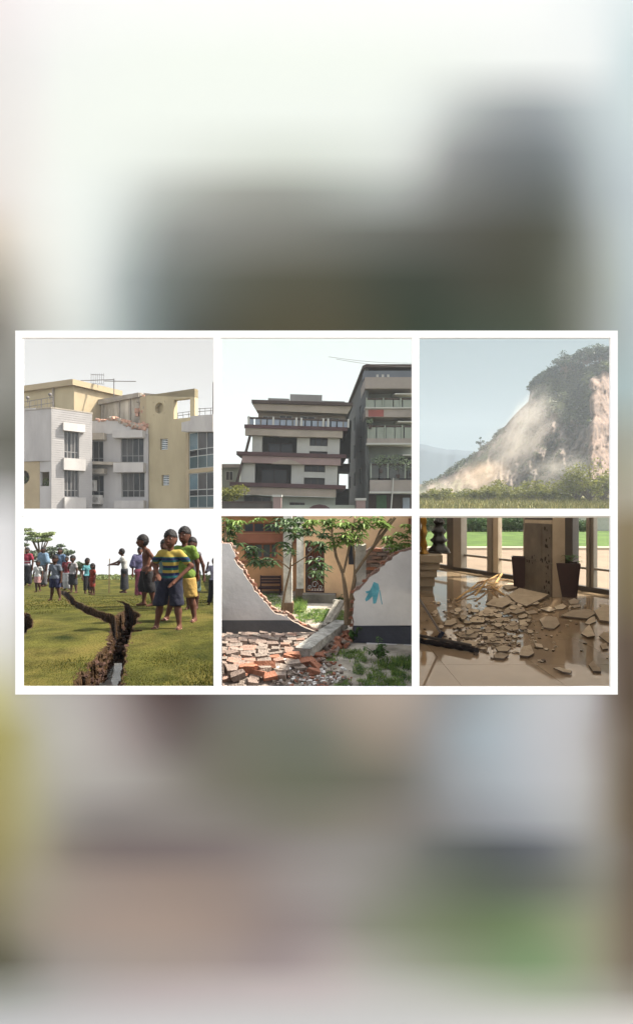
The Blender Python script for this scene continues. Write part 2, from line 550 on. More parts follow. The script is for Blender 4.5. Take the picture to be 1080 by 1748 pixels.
PRINT_ALBEDO = 0.86
def ring_slab(px_edges, py_edges, holes, d_front, th):
    """flat slab facing the camera with rectangular openings, all in photo pixels at depth d_front"""
    f = Fac(1, (0, d_front), (100, d_front))
    toU = lambda px: f.uz((px - 26) / K, 0)[0]
    toZ = lambda py: -(py - 874.0) / F * d_front
    mb = MB()
    f.wall(mb, (toU(px_edges[0]), toU(px_edges[1]), toZ(py_edges[1]), toZ(py_edges[0])),
           [(toU(a), toU(c), toZ(e), toZ(b)) for a, b, c, e in holes], th, bi=1)
    return mb
board = ring_slab((-160, 1240), (-160, 1830), [(27.5, 565.5, 1052.5, 1184.5)], BD, 0.02).build('display_board', [print_material(), mat('board_back', S(112, 106, 98), .9, .08)])
tag(board, 'huge board printed with a soft blurred picture around the white frame', 'board')
HOLES = [(38.3, 576.3, 364.3, 868.3), (377, 576.3, 703, 868.3), (715.5, 576.3, 1041.7, 868.3),
         (38.3, 881, 364.3, 1173), (377, 881, 703, 1173), (715.5, 881, 1041.7, 1173)]
frame_mat = mat('frame_white', (0.9, 0.9, 0.9), 0.8, 0.0, spec=0.0)
frame = ring_slab((26, 1054), (564, 1186), HOLES, BD - 0.006, 0.016).build('picture_frame', [frame_mat, mat('board_back', S(112, 106, 98), .9, .08)])
tag(frame, 'flat white frame with six window openings in two rows of three', 'frame')

# ---------------------------------------------------------------- ground and sky
gm = mat('far_ground', S(108, 102, 90), 0.95, 0.2, 0.3)
ground = MB().add([(-2500, -1500, -4.2), (2500, -1500, -4.2), (2500, 2500, -4.2), (-2500, 2500, -4.2)], [(0, 1, 2, 3)]).build('ground', gm)
tag(ground, kind='structure')
SKY_D = 720.0
SKYC = {1: (0, 370.5, S(236, 232, 227), 0.70), 2: (370.5, 709.5, S(242, 252, 246), 0.82), 3: (709.5, 1200, S(186, 207, 212), 0.68)}
for i, (a, b, c, s) in SKYC.items():
    x0, x1 = W(a - (700 if i == 1 else 0), 0, SKY_D).x, W(b + (700 if i == 3 else 0), 0, SKY_D).x
    o = MB().add([(x0, SKY_D, -30), (x1, SKY_D, -30), (x1, SKY_D, 420), (x0, SKY_D, 420)], [(0, 1, 2, 3)]).build('sky', skymat('sky_view_%d' % i, c, s / 2 ** EXPO))
    tag(o, kind='structure')
# ================================================================ upper left view: damaged apartment block
GZ = -4.2
rng = random.Random(11)
m_white = mat('plaster_white', S(162, 158, 154), 0.9, 0.14, 0.6, 0.15, 6, stretch=(1, 1, .4))
m_grey = mat('plaster_grey', S(148, 145, 143), 0.9, 0.14, 0.5, 0.15, 6, stretch=(1, 1, .3))
m_clad = mat('cladding_grey', S(142, 139, 137), 0.8, 0.08, 0.8)
m_yel = mat('paint_yellow', S(156, 144, 116), 0.9, 0.14, 0.35, 0.12, 5, stretch=(1, 1, .35))
m_yel2 = mat('paint_cream_shaded_yellow', S(146, 132, 106), 0.9, 0.10, 0.4)
m_conc = mat('stained_concrete', S(122, 114, 102), 0.95, 0.38, 0.5, 0.3, 5, col2=S(158, 150, 136), stretch=(1, 1, 0.35))
m_conc2 = mat('grey_concrete', S(140, 132, 120), 0.95, 0.2, 1.0, 0.3)
m_brickA = mat('broken_brick', S(160, 126, 108), 0.95, 0.3, 3.0, 0.4)
m_wfr = mat('window_frame_grey', S(120, 118, 116), 0.6, 0.05)
m_pane = mat('window_glass_dark', (0.016, 0.017, 0.018), 0.15, 0.3, 0.8, spec=0.25)
m_pane2 = mat('window_glass_curtain', (0.045, 0.042, 0.04), 0.25, 0.4, 1.5, spec=0.25, stretch=(6, 6, 0.4))
m_paneg = mat('window_glass_teal', (0.035, 0.06, 0.064), 0.1, 0.3, 0.7, spec=0.3)
m_paneb = mat('window_glass_blue', (0.08, 0.125, 0.145), 0.12, 0.2, 0.7, spec=0.3)
m_metal = mat('railing_metal', S(96, 92, 90), 0.5, 0.1, metal=0.3)

blk = thing('apartment_building', C(1, 540, 940, 50) + Vector((0, 0, GZ)) - Vector((0, 0, C(1, 540, 940, 50).z)),
            'grey and yellow apartment block with a broken roof parapet', 'building')

# --- grey stair tower, left face and boarded right face
fl = Fac(1, (-260, 48.2), (190, 46.0))
fr = Fac(1, (190, 46.0), (405, 48.6))
zt = fl.uz(190, 411)[1]
zsplit = fl.uz(120, 688)[1]
mb = MB(); fl.box(mb, (0, fl.L, zsplit, zt), -0.3, 0.0); mb.build('wall', m_grey, blk)
mb = MB(); u = fl.uz(112, 420)[0]; fl.box(mb, (0, u, zt - 0.02, zt + 0.14), -0.5, 0.08); mb.build('coping', m_white, blk)
mb = MB(); fl.box(mb, (u + 0.02, fl.L + 0.05, zt + 0.003, zt + 0.12), -0.5, 0.09); mb.build('coping', m_conc2, blk)
hs1 = [fr.rect(258, 532, 335, 676), fr.rect(258, 735, 335, 878), fr.rect(258, 940, 335, 1085)]
mb = MB(); fr.wall(mb, (0.0, fr.L, GZ, fr.uz(300, 425)[1]), hs1, 0.35); mb.build('wall', m_clad, blk)
mb = MB()
ztw = fr.uz(300, 425)[1]
z = ztw - 0.12
while z > -1.0:
    segs = [(0.0, fr.L)]
    for h in hs1:
        if h[2] - 0.06 < z < h[3] + 0.06:
            segs = [(0.0, h[0] - 0.02), (h[1] + 0.02, fr.L)]
    for a, b in segs:
        fr.box(mb, (a, b, z - 0.11, z + 0.075), 0.004, 0.035)
    z -= 0.225
tag(mb.build('cladding_boards', m_clad, blk), kind='stuff')
mb = MB(); fr.box(mb, (-0.04, fr.L + 0.05, ztw, ztw + 0.13), -0.4, 0.06); mb.build('coping', m_conc2, blk)
for h in hs1[:2]:
    window(fr, h, [0, 0.24, 0.5, 0.76, 1], [0, 0.25, 1], blk, m_wfr, m_pane, 0.16, 0.07, pmats=[m_pane, m_pane2, m_pane2, m_pane])
for c in ((248, 492, 362, 534), (250, 676, 364, 738), (254, 880, 366, 945)):
    mb = MB(); fr.cbox(mb, c, 0.0, 0.42); mb.build('ledge', m_white, blk)
mb = MB(); fr.box(mb, (fr.L - 0.02, fr.L + 0.0, GZ, ztw), -3.5, -0.36); mb.build('wall', m_grey, blk)

# lower left: cream wall with a round opening and a planter opening, column strip
fl2 = Fac(1, (-260, 48.0), (128, 46.5))
zs1 = fl2.uz(80, 690)[1]
rc = fl2.rect(10, 735, 76, 812)
mb = MB(); fl2.wall(mb, (0, fl2.L, GZ, zs1), [rc], 0.3)
def circ_plate(mb, fac, r, rad, th, off=0.0, n=36):
    u0, u1, z0, z1 = r
    cu, cz = (u0 + u1) / 2, (z0 + z1) / 2
    out, inn = [], []
    for k in range(n):
        a = 2 * math.pi * (k + 0.5) / n
        c, s = math.cos(a), math.sin(a)
        t = min((u1 - u0) / 2 / max(abs(c), 1e-6), (z1 - z0) / 2 / max(abs(s), 1e-6))
        out.append((cu + c * t, cz + s * t)); inn.append((cu + c * rad, cz + s * rad))
    vs = [fac.pt(*q, off) for q in out] + [fac.pt(*q, off) for q in inn] + [fac.pt(*q, off - th) for q in inn] + [fac.pt(*q, off - th) for q in out]
    fs = []
    for k in range(n):
        j = (k + 1) % n
        fs += [(k, j, n + j, n + k), (n + k, n + j, 2 * n + j, 2 * n + k), (2 * n + k, 2 * n + j, 3 * n + j, 3 * n + k)]
    mb.add(vs, fs)
circ_plate(mb, fl2, rc, (rc[3] - rc[2]) * 0.47, 0.3)
mb.build('wall', m_yel2, blk)
fl3 = Fac(1, (128, 46.5), (190, 46.05))
mb = MB(); fl3.wall(mb, (0.0, fl3.L, GZ, zs1), [fl3.rect(131, 745, 178, 820)], 0.25, -0.03); mb.build('wall', m_grey, blk)
mb = MB(); fl3.box(mb, (-2.5, fl3.L, GZ, zs1 - 0.3), -2.6, -2.4); mb.build('wall', m_conc2, blk)
ml1 = leafmat('leaf_balcony', S(70, 84, 44), S(110, 122, 66))
mb = MB(); leaves(mb, rng, fl3.pt(0.35, fl3.uz(150, 800)[1], -0.5), (0.55, 0.3, 0.45), 160, 0.09); mb.tube([fl3.pt(0.35, fl3.uz(150, 822)[1] - .4, -0.5), fl3.pt(0.35, fl3.uz(150, 800)[1], -0.5)], 0.03, 6)
tag(mb.build('balcony_shrub', ml1), 'green shrub behind the small square opening of the grey tower', 'shrub')
mb = MB(); leaves(mb, rng, fl2.pt(rc[0] + .5, (rc[2] + rc[3]) / 2 - .3, -0.8), (0.5, 0.3, 0.55), 150, 0.09); mb.tube([fl2.pt(rc[0] + .5, rc[2] - .9, -0.8), fl2.pt(rc[0] + .5, rc[2] + .3, -0.8)], 0.03, 6)
tag(mb.build('balcony_shrub', ml1), 'green shrub seen inside the round wall opening', 'shrub')
mb = MB(); fl2.box(mb, (0, fl2.L, GZ, zs1 - 0.3), -2.2, -2.0); mb.build('wall', m_yel2, blk)

# --- yellow penthouse
pl, pr = Fac(1, (-260, 58.5), (310, 52)), Fac(1, (310, 52), (545, 56.6))
zp, zpb = pl.uz(310, 292)[1], 4.0
mb = MB(); pl.box(mb, (0, pl.L, zpb, zp), -0.3, 0.0); mb.build('wall', m_yel, blk)
mb = MB(); pr.box(mb, (0.0, pr.L, zpb, zp), -0.3, -0.003); mb.build('wall', m_yel2, blk)  # right face in a darker yellow, its shade put into the paint
zr = pl.uz(310, 262)[1]
mb = MB()
q = [pl.pt(0, zp, 0.45), pl.pt(pl.L + 0.3, zp, 0.45), pr.pt(pr.L + 0.2, zp, 0.45), pr.pt(pr.L + 0.2, zp, -9), pl.pt(0, zp, -9)]
mb.prism(q, (0, 0, zr - zp)); rf = mb.build('roof', m_yel2, blk)
# a pipe and a recess on the penthouse left face
mb = MB(); mb.tube([pl.pt(pl.uz(203, 300)[0], zpb, 0.1), pl.pt(pl.uz(203, 300)[0], zp, 0.1)], 0.12, 8); mb.build('downpipe', m_conc2, blk)

# --- roof railing with globe lamps on the tower
mb = MB()
zb = zt + 0.1
for cx in (-60, 0, 66, 128, 190):
    uu = fl.uz(cx, 400)[0]
    mb.tube([fl.pt(uu, zb, -0.25), fl.pt(uu, fl.uz(cx, 368 - (cx - 66) * 0.17)[1], -0.25)], 0.035, 6)
for o in (0, 0.55):
    mb.tube([fl.pt(fl.uz(-60, 400)[0], fl.uz(-60, 389)[1] - o, -0.25), fl.pt(fl.uz(190, 400)[0], fl.uz(190, 347)[1] - o, -0.25)], 0.03, 6)
for k in range(14):
    cx = -50 + k * 17.5
    mb.tube([fl.pt(fl.uz(cx, 400)[0], zb, -0.25), fl.pt(fl.uz(cx, 400)[0], fl.uz(cx, 386 - (cx + 60) * 0.16)[1], -0.25)], 0.014, 5)
mb.build('roof_railing', m_metal, blk)
for cx, cy in ((55, 355), (173, 338)):
    mb = MB(); p0 = fl.pt(*fl.uz(cx, cy + 3), -0.25)
    mb.tube([p0 - Vector((0, 0, .35)), p0], 0.04, 6); mb.lathe([(0.02, -.02), (.14, .03), (.17, .14), (.13, .25), (.03, .31)], p0, 10)
    mb.build('globe_lamp', m_metal, blk)

# --- recessed middle wall with a broken top
fm = Fac(1, (400, 50.4), (700, 50.0))
hs2 = [fm.rect(380, 582, 464, 706), fm.rect(380, 762, 466, 882), fm.rect(556, 563, 676, 695), fm.rect(560, 748, 681, 879)]
zm = fm.uz(540, 545)[1]
mb = MB(); fm.wall(mb, (-1.0, fm.L, GZ, zm), hs2, 0.4); mb.build('wall', m_grey, blk)
mb = MB()
fm.poly(mb, [(380, 545), (380, 482), (420, 476), (470, 472), (505, 470), (530, 462), (548, 470), (570, 482), (598, 488), (622, 500), (645, 512), (668, 520), (698, 516), (698, 545)], -0.35, 0.05)
mb.build('broken_parapet', m_white, blk)
mb = MB()
for k in range(240):
    t = rng.random()
    cx = 425 + 262 * t ** 0.75
    top = np.interp(cx, [420, 470, 530, 570, 620, 690], [470, 468, 458, 474, 492, 500])
    p0 = fm.pt(*fm.uz(cx, top + rng.uniform(-2, 26) * (0.3 + 0.7 * t)), rng.uniform(-0.6, 0.12))
    s = rng.uniform(0.12, 0.3) * (1 + .55 * t)
    mb.box(p0, (s * 1.4, s, s * 0.85), Matrix.Rotation(rng.uniform(0, 6), 3, 'Z') @ Matrix.Rotation(rng.gauss(0, .5), 3, 'X'), rng.choice([0, 0, 0, 1]))
tag(mb.build('brick_rubble', [m_brickA, m_conc2], blk), 'broken orange bricks along the cracked parapet', kind='stuff')
for h, cc in zip(hs2, (3, 3, 4, 4)):
    window(fm, h, [i / cc for i in range(cc + 1)], [0, 0.27, 1], blk, m_wfr, m_pane, 0.18, 0.07, pmats=[m_pane, m_pane2, m_pane, m_pane2, m_pane])
for c in ((530, 532, 686, 570), (534, 700, 690, 750), (538, 897, 692, 936)):
    mb = MB(); fm.cbox(mb, c, 0.0, 0.75); mb.build('ledge', m_white, blk)
for c in ((380, 545, 482, 580), (380, 730, 485, 757)):
    mb = MB(); fm.cbox(mb, c, 0.0, 0.7); mb.build('ledge', m_conc2, blk)
# air conditioners by the narrow windows
m_ac = mat('ac_casing', S(176, 172, 166), 0.6, 0.1)
for c, lb in (((412, 868, 462, 915), 'pale air conditioner box under the lower narrow window of the grey block'),
              ((402, 790, 432, 846), 'tilted grey air conditioner casing hanging beside the narrow window')):
    r = fm.rect(*c)
    t = thing('air_conditioner', fm.pt((r[0] + r[1]) / 2, r[2], 0.35), lb, 'air conditioner')
    mb = MB(); fm.box(mb, r, 0.02, 0.6); mb.build('casing', m_ac, t)
    mb = MB(); cu, cz = (r[0] + r[1]) / 2, (r[2] + r[3]) / 2
    for k in range(3):
        mb.tube([fm.pt(cu + 0.28 * (k + 1) / 3 * math.cos(a), cz + 0.28 * (k + 1) / 3 * math.sin(a), 0.62) for a in [i * math.pi / 8 for i in range(17)]], 0.015, 5)
    mb.build('fan_grille', m_metal, t)
    mb = MB(); fm.box(mb, (r[0], r[1], r[2] - 0.12, r[2] - 0.004), 0.0, 0.55); mb.build('bracket', m_metal, t)

# --- concrete wall left standing behind the broken parapet
fcw = Fac(1, (378, 56.0), (664, 51.2))
mb = MB(); fcw.poly(mb, [(378, 500), (378, 398), (664, 347), (664, 520)], -0.3, 0.0); mb.build('concrete_wall', m_conc, blk)
for k, cx in enumerate((395, 462, 548, 606)):
    mb = MB(); a = fcw.uz(cx, 430)[0]
    fcw.poly(mb, [(cx - 4, 480), (cx - 4, 393 - (cx - 378) * .18), (cx + 4, 392 - (cx - 378) * .18), (cx + 4, 480)], 0.002, 0.12); mb.build('pier', m_conc2, blk)
mb = MB(); fcw.poly(mb, [(378, 408), (378, 385), (385, 378), (664, 330), (664, 352)], -0.5, 0.35); mb.build('roof_edge', m_conc2, blk)
mb = MB(); fcw.poly(mb, [(388, 372), (400, 366), (440, 360), (455, 368), (410, 382)], -1.2, -0.2); mb.build('broken_slab', m_conc2, blk)
mb = MB()
for k in range(26):
    p0 = fcw.pt(*fcw.uz(rng.uniform(654, 690), rng.uniform(330, 500)), rng.uniform(0.0, 0.4)); s = rng.uniform(.15, .4)
    mb.box(p0, (s, s, s * 1.2), Matrix.Rotation(rng.uniform(0, 6), 3, 'Z'), rng.choice([0, 1, 1]))
tag(mb.build('broken_masonry', [m_brickA, m_conc2], blk), kind='stuff')

# --- tall yellow wall with square and round openings
fy = Fac(1, (690, 50.3), (945, 47.8))
hole = fy.rect(835, 360, 921, 462)
hw = [fy.rect(763, 570, 803, 628), fy.rect(771, 761, 810, 817)]
rn = fy.rect(728, 374, 788, 442)
zy0, zy1 = fy.uz(690, 342)[1], fy.uz(945, 305)[1]
zmid = fy.uz(800, 352)[1]
mb = MB(); fy.wall(mb, (0, fy.L, GZ, zmid), [hole, rn] + hw, 0.55)
circ_plate(mb, fy, rn, (rn[3] - rn[2]) * 0.42, 0.5)
fy.poly(mb, [(690, 342), (945, 305), (945, 352)], -0.55, 0.0)
q = [fy.pt(0, zmid, 0), fy.pt(fy.L, zmid, 0), fy.pt(fy.L, zy1, 0), fy.pt(0, max(zy0, zmid + .02), 0)]
mb.prism(q, (-fy.n.x * .55, -fy.n.y * .55, 0))
mb.build('wall', m_yel, blk)
mb = MB(); fy.box(mb, (rn[0] - .1, rn[1] + .1, rn[2] - .1, rn[3] + .1), -0.7, -0.552); mb.build('niche_back', m_yel, blk)
mb = MB(); fy.poly(mb, [(655, 322), (738, 330), (738, 347), (690, 350), (655, 345)], -1.8, -0.6); mb.build('roof_edge', m_conc2, blk)
mb = MB(); fy.box(mb, (-0.9, 0.0, GZ, fy.uz(690, 345)[1]), -3.2, -0.02); mb.build('wall', m_yel2, blk)
for h in hw:
    w = window(fy, h, [0, 0.5, 1], [0, 1], blk, m_wfr, m_paneb, 0.25, 0.07, pmats=[m_paneb, m_pane])
    mb = MB()
    for k in range(6):
        zz = h[2] + (h[3] - h[2]) * (k + 0.5) / 6
        fy.box(mb, (h[0] + 0.06, h[1] - 0.06, zz - 0.035, zz + 0.035), -0.24, -0.19)
    mb.build('louvre', mat('louvre_white', S(200, 204, 206), 0.6, 0.05), w)
# thin rail behind the square opening and on the bay roof
fb = Fac(1, (820, 52.5), (1066, 48))
mb = MB()
for k in range(9):
    cx = 826 + k * 29
    b0, t0 = (470 if cx < 925 else 440), (432 if cx < 925 else 412) - (cx - 900) * 0.04
    mb.tube([fb.pt(*fb.uz(cx, b0 + 20)), fb.pt(*fb.uz(cx, t0))], 0.03, 5)
for o in (0, 14):
    mb.tube([fb.pt(*fb.uz(820, 440 + o)), fb.pt(*fb.uz(925, 426 + o))], 0.03, 5)
    mb.tube([fb.pt(*fb.uz(940, 415 + o)), fb.pt(*fb.uz(1062, 406 + o))], 0.03, 5)
mb.build('roof_railing', m_metal, blk)

# --- glazed bay on the right
fg = Fac(1, (905, 47.0), (1062, 44.0))
zg = [fg.uz(975, y)[1] for y in (528, 726, 748, 935)]
g1 = (fg.uz(912, 600)[0], fg.L - 0.25, zg[1], zg[0])
g2 = (g1[0], g1[1], zg[3], zg[2])
mb = MB(); fg.wall(mb, (0, fg.L, GZ, zg[0]), [g1, g2], 0.3); mb.build('wall', m_yel2, blk)
nc = 3
for g in (g1, g2):
    window(fg, g, [i / nc for i in range(nc + 1)], [0, 0.34, 0.52, 1], blk, mat('window_frame_pale', S(150, 152, 148), 0.6, 0.05), m_paneg, 0.1, 0.08,
           pmats=[m_paneg, m_pane, m_paneb, m_paneg, m_pane, m_pane2, m_paneg, m_pane, m_pane])
mb = MB(); fg.poly(mb, [(898, 536), (898, 488), (945, 478), (945, 455), (1064, 446), (1064, 536)], -0.4, 0.5); mb.build('parapet', m_white, blk)
mb = MB(); fg.box(mb, (-0.25, 0.0, GZ, zg[0]), -2.5, 0.0); mb.build('wall', m_yel2, blk)
mb = MB(); mb.prism([fl.pt(0, 5.0, -0.4), fr.pt(0, 5.0, -.4), fr.pt(fr.L, 5.0, -.4), fm.pt(fm.L * .95, 5.0, -.45), fm.pt(fm.L * .95, 5.0, -3), pl.pt(0, 5.0, -6)], (0, 0, 0.3)); mb.build('roof_deck', m_conc2, blk)

# --- aerials on the roof
base = pr.pt(pr.uz(520, 340)[0] * 0.96, zr, -0.3)
an = thing('roof_aerial', base, 'thin comb-like television aerial on the yellow penthouse roof', 'aerial')
fa = Fac(1, (345, 53.5), (640, 53.5))
mb = MB(); mb.tube([fa.pt(*fa.uz(520, 360)), fa.pt(*fa.uz(520, 253))], 0.05, 6); mb.build('mast', m_metal, an)
mb = MB(); mb.tube([fa.pt(*fa.uz(345, 264)), fa.pt(*fa.uz(520, 258))], 0.04, 6); mb.tube([fa.pt(*fa.uz(470, 266)), fa.pt(*fa.uz(636, 268))], 0.045, 6); mb.build('boom', m_metal, an)
for k in range(7):
    cx = 400 + k * 11
    mb = MB(); mb.tube([fa.pt(*fa.uz(cx, 226)), fa.pt(*fa.uz(cx, 276 + (k % 3) * 3))], 0.022, 5); mb.build('element', m_metal, an)
for q0, q1 in (((398, 232), (468, 234)), ((402, 280), (470, 282)), ((435, 282), (435, 300))):
    mb = MB(); mb.tube([fa.pt(*fa.uz(*q0)), fa.pt(*fa.uz(*q1))], 0.027, 5); mb.build('crossbar', m_metal, an)
mb = MB(); fpole = Fac(1, (1000, 44), (1100, 44)); mb.tube([fpole.pt(*fpole.uz(1042, 470)), fpole.pt(*fpole.uz(1042, 272))], [0.07, 0.045], 8)
tag(mb.build('roof_pole', m_metal), 'thin dark pole rising above the glazed bay roof', 'pole')
# ================================================================ upper middle view: two town houses close together
rng = random.Random(21)
m_h_white = mat('house_white', S(149, 149, 143), 0.9, 0.08, 0.5)
m_h_pink = mat('house_band_pink', S(122, 105, 101), 0.9, 0.12, 0.5)
m_h_beige = mat('house_band_beige', S(127, 119, 108), 0.9, 0.12, 0.5)
m_h_dark = mat('house_dark_red', S(63, 43, 43), 0.8, 0.15, 0.8)
m_h_brown = mat('house_brown', S(57, 46, 41), 0.8, 0.15, 0.8)
m_h_in = mat('inner_wall_shade_dark', S(51, 49, 42), 0.9, 0.2, 0.6)  # darker than the walls: balcony and gap shade put into the colour
m_h_grn = mat('house_pale_green', S(118, 124, 114), 0.9, 0.12, 0.4)
m_h_rail = mat('rail_blue_grey', S(116, 125, 136), 0.6, 0.1)
m_roof2 = mat('roof_grey', S(116, 115, 111), 0.9, 0.12, 0.4)
f2 = Fac(2, (0, 47), (1080, 47))
hA = thing('town_house', f2.pt(f2.uz(400, 0)[0], GZ), 'white town house with dark red slab edges and deep dark balconies', 'house')
def bx(fac, name, c, o0, o1, m, parent):
    mb = MB(); fac.cbox(mb, c, o0, o1); return mb.build(name, m, parent)
bx(f2, 'roof_room', (378, 302, 556, 388), -7, -2.5, m_roof2, hA)
bx(f2, 'parapet', (262, 340, 378, 388), -6, -1.5, m_roof2, hA)
bx(f2, 'parapet', (556, 346, 680, 388), -6, -1.5, m_roof2, hA)
bx(f2, 'parapet_opening', (545, 366, 640, 378), -1.6, -1.47, m_h_brown, hA)
bx(f2, 'roof_edge', (188, 376, 716, 392), -8, 0.5, m_h_brown, hA)
mb = MB(); f2.poly(mb, [(192, 393), (712, 393), (690, 432), (212, 428)], -6, 0.25); mb.build('eaves', m_h_beige, hA)
bx(f2, 'wall', (216, 428, 684, 515), -6, -0.9, m_h_beige, hA)
for c in ((240, 445, 300, 508), (330, 440, 400, 508), (440, 440, 520, 508), (580, 445, 650, 508)):
    r = f2.rect(*c); window(f2, r, [0, .5, 1], [0, 1], hA, m_h_white, m_pane, 0.82, 0.06)
# railing of the upper balcony: thick ledge, rails, posts, panels
bx(f2, 'balcony_floor', (156, 508, 692, 526), -6, 0.7, m_h_dark, hA)
rail = bx(f2, 'balcony_rail', (170, 468, 700, 476), 0.45, 0.62, m_h_brown, hA)
for k, cx in enumerate(range(178, 700, 33)):
    mb = MB(); f2.cbox(mb, (cx, 477, cx + 25, 506), 0.5, 0.56); mb.build('rail_panel', m_h_rail, rail)
for cx in (172, 300, 420, 446, 560, 585, 690):
    bx(f2, 'rail_post', (cx, 464, cx + 10, 508), 0.42, 0.66, m_h_white, hA)
# storeys
def storey(yt, yb, band, x0, x1, cols, dark, win, bandmat, slab, arch):
    bx(f2, 'band', (x0, band[0], x1, band[1]), 0.0, 0.6, bandmat, hA)
    for a, b in cols:
        bx(f2, 'pillar', (a, yt, b, yb), -0.6, 0.0, m_h_white, hA)
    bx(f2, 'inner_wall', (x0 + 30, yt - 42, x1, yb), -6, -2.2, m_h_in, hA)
    r = f2.rect(dark[0] + 20, yt + 18, dark[1] - 25, yb)
    mb = MB(); f2.box(mb, (r[0], r[1], r[2], r[3]), -2.19, -2.12); dr = mb.build('door', m_h_brown, hA)
    mb = MB(); f2.box(mb, (r[0] + .12, (r[0] + r[1]) / 2 - .05, r[2] + .12, r[3] - .12), -2.11, -2.07); mb.build('pane', m_pane, dr)
    mb = MB(); f2.box(mb, ((r[0] + r[1]) / 2 + .05, r[1] - .12, r[2] + .12, r[3] - .12), -2.11, -2.07); mb.build('pane', m_pane, dr)
    a, b, y1, y2 = win
    bx(f2, 'sill_panel', (a, y1, b, y2), -0.55, -0.05, m_h_white, hA)
    for q in ((a, yt, b, y1), (a, y2, b, yb)):
        window(f2, f2.rect(*q), [0, .33, .66, 1], [0, 1], hA, m_h_brown, m_pane, 0.4, 0.07)
    bx(f2, 'floor_slab', slab, -6, 0.75, m_h_dark, hA)
    # arched fascia over the wide opening
    xa, xb, ya, yc = arch
    pts = [(xa, yc)] + [(xa + (xb - xa) * t, yc - (yc - ya) * math.sin(math.pi * t)) for t in [i / 12 for i in range(13)]] + [(xb, yc)]
    mb = MB(); f2.poly(mb, [(x, y) for x, y in pts[1:-1]] , 0.0, 0.66); mb.build('arched_fascia', m_h_beige, hA)
storey(560, 655, (526, 562), 160, 668, ((195, 246), (430, 497), (592, 655)), (244, 430), (497, 592, 604, 632), m_h_beige, (120, 649, 690, 668), (335, 492, 534, 564))
storey(704, 812, (669, 706), 148, 662, ((138, 212), (405, 472), (582, 648)), (210, 405), (472, 582, 742, 772), m_h_pink, (90, 809, 692, 830), (300, 462, 684, 708))
bx(f2, 'band', (108, 831, 642, 872), 0.0, 0.5, m_h_beige, hA)
bx(f2, 'wall', (100, 872, 642, 1010), -6, -0.4, m_h_grn, hA)
for c in ((160, 880, 300, 945), (400, 905, 480, 1000)):
    window(f2, f2.rect(*c), [0, .33, .66, 1], [0, 1], hA, m_h_brown, m_pane, 0.28, 0.07)
for a, b in (((186, 556), (165, 650)), ((152, 690), (122, 810))):
    mb = MB(); mb.tube([f2.pt(*f2.uz(*a), 0.3), f2.pt(*f2.uz(*b), 0.3)], 0.14, 8); mb.build('strut', m_h_brown, hA)
bx(f2, 'wall', (180, 526, 200, 1010), -6, -2.0, m_h_grn, hA)

for c in ((648, 392, 738, 606), (648, 654, 738, 704), (648, 806, 738, 1010)):  # added dark boxes stand in for the darkness between the houses
    bx(f2, 'gap_shade_box', c, -10, -7, m_h_in, hA)
hA.rotation_euler = (0, math.radians(1.7), 0)
hA.location.x -= 0.25
# --- taller house on the right
fs2 = Fac(2, (703, 66), (795, 47))
ft = Fac(2, (795, 47), (1062, 47))
m_t_wall = mat('tower_wall', S(112, 118, 112), 0.9, 0.14, 0.4)
m_t_side = mat('tower_side', S(70, 72, 70), 0.9, 0.18, 0.4)
m_t_slab = mat('tower_slab', S(124, 117, 110), 0.9, 0.12, 0.5)
m_t_red = mat('tower_red_stain', S(120, 70, 64), 0.9, 0.2, 0.6)
hB = thing('town_house', ft.pt(ft.L / 2, GZ), 'taller grey town house with stacked planted balconies', 'house')
zr2 = ft.uz(800, 200)[1]
mb = MB(); fs2.wall(mb, (0, fs2.L, GZ, zr2), [(2 + i * 6, 3.4 + i * 6, z, z + 1.6) for i in range(3) for z in (3.2, 6.6, 10.0)], 0.3); mb.build('wall', m_t_side, hB)
for i in range(3):
    for z in (3.2, 6.6, 10.0):
        window(fs2, (2 + i * 6, 3.4 + i * 6, z, z + 1.6), [0, .5, 1], [0, 1], hB, m_h_brown, m_pane, 0.15, 0.08)
bx(ft, 'wall', (795, 215, 1062, 1010), -8, -1.6, m_t_wall, hB)
mb = MB(); mb.prism([fs2.pt(0, zr2, 0.3), fs2.pt(fs2.L, zr2, 0.3), ft.pt(0, zr2, 0.5), ft.pt(ft.L, zr2, 0.5), ft.pt(ft.L, zr2, -16), ], (0, 0, 0.28)); mb.build('roof', m_h_brown, hB)
bx(ft, 'parapet', (786, 214, 1062, 252), -1.2, 0.2, mat('parapet_grey', S(92, 96, 102), 0.9, 0.12, .4), hB)
for cx in (850, 878, 906): bx(ft, 'balustrade', (cx, 236, cx + 12, 254), 0.21, 0.3, m_h_white, hB)
bx(ft, 'floor_slab', (790, 253, 1062, 312), -8, 0.5, m_t_slab, hB)
def tier(y0, y1, x0, slab, smat, line, glass):
    bx(ft, 'floor_slab', (x0, slab[0], 1062, slab[1]), -8, 0.6, smat, hB)
    bx(ft, 'slab_edge', (x0 - 4, line[0], 1062, line[1]), -0.5, 0.75, m_h_white, hB)
    r = bx(ft, 'balcony_rail', (x0, y0, 1062, y0 + 8), 0.35, 0.5, m_h_brown, hB)
    cx = x0 + 4
    while cx < 1015:
        mb = MB(); ft.cbox(mb, (cx, y0 + 9, cx + 42, y1), 0.4, 0.46); mb.build('rail_panel', glass, r); cx += 48
    for cx in (x0 + 2, x0 + 90, x0 + 180):
        bx(ft, 'rail_post', (cx, y0 - 2, cx + 7, y1), 0.33, 0.55, m_h_grn, hB)
tier(362, 418, 792, (419, 462), m_t_slab, (412, 419), m_h_grn)
tier(505, 572, 800, (573, 604), m_t_slab, (598, 607), m_h_grn)
tier(705, 780, 815, (790, 850), m_t_slab, (850, 860), m_t_side)
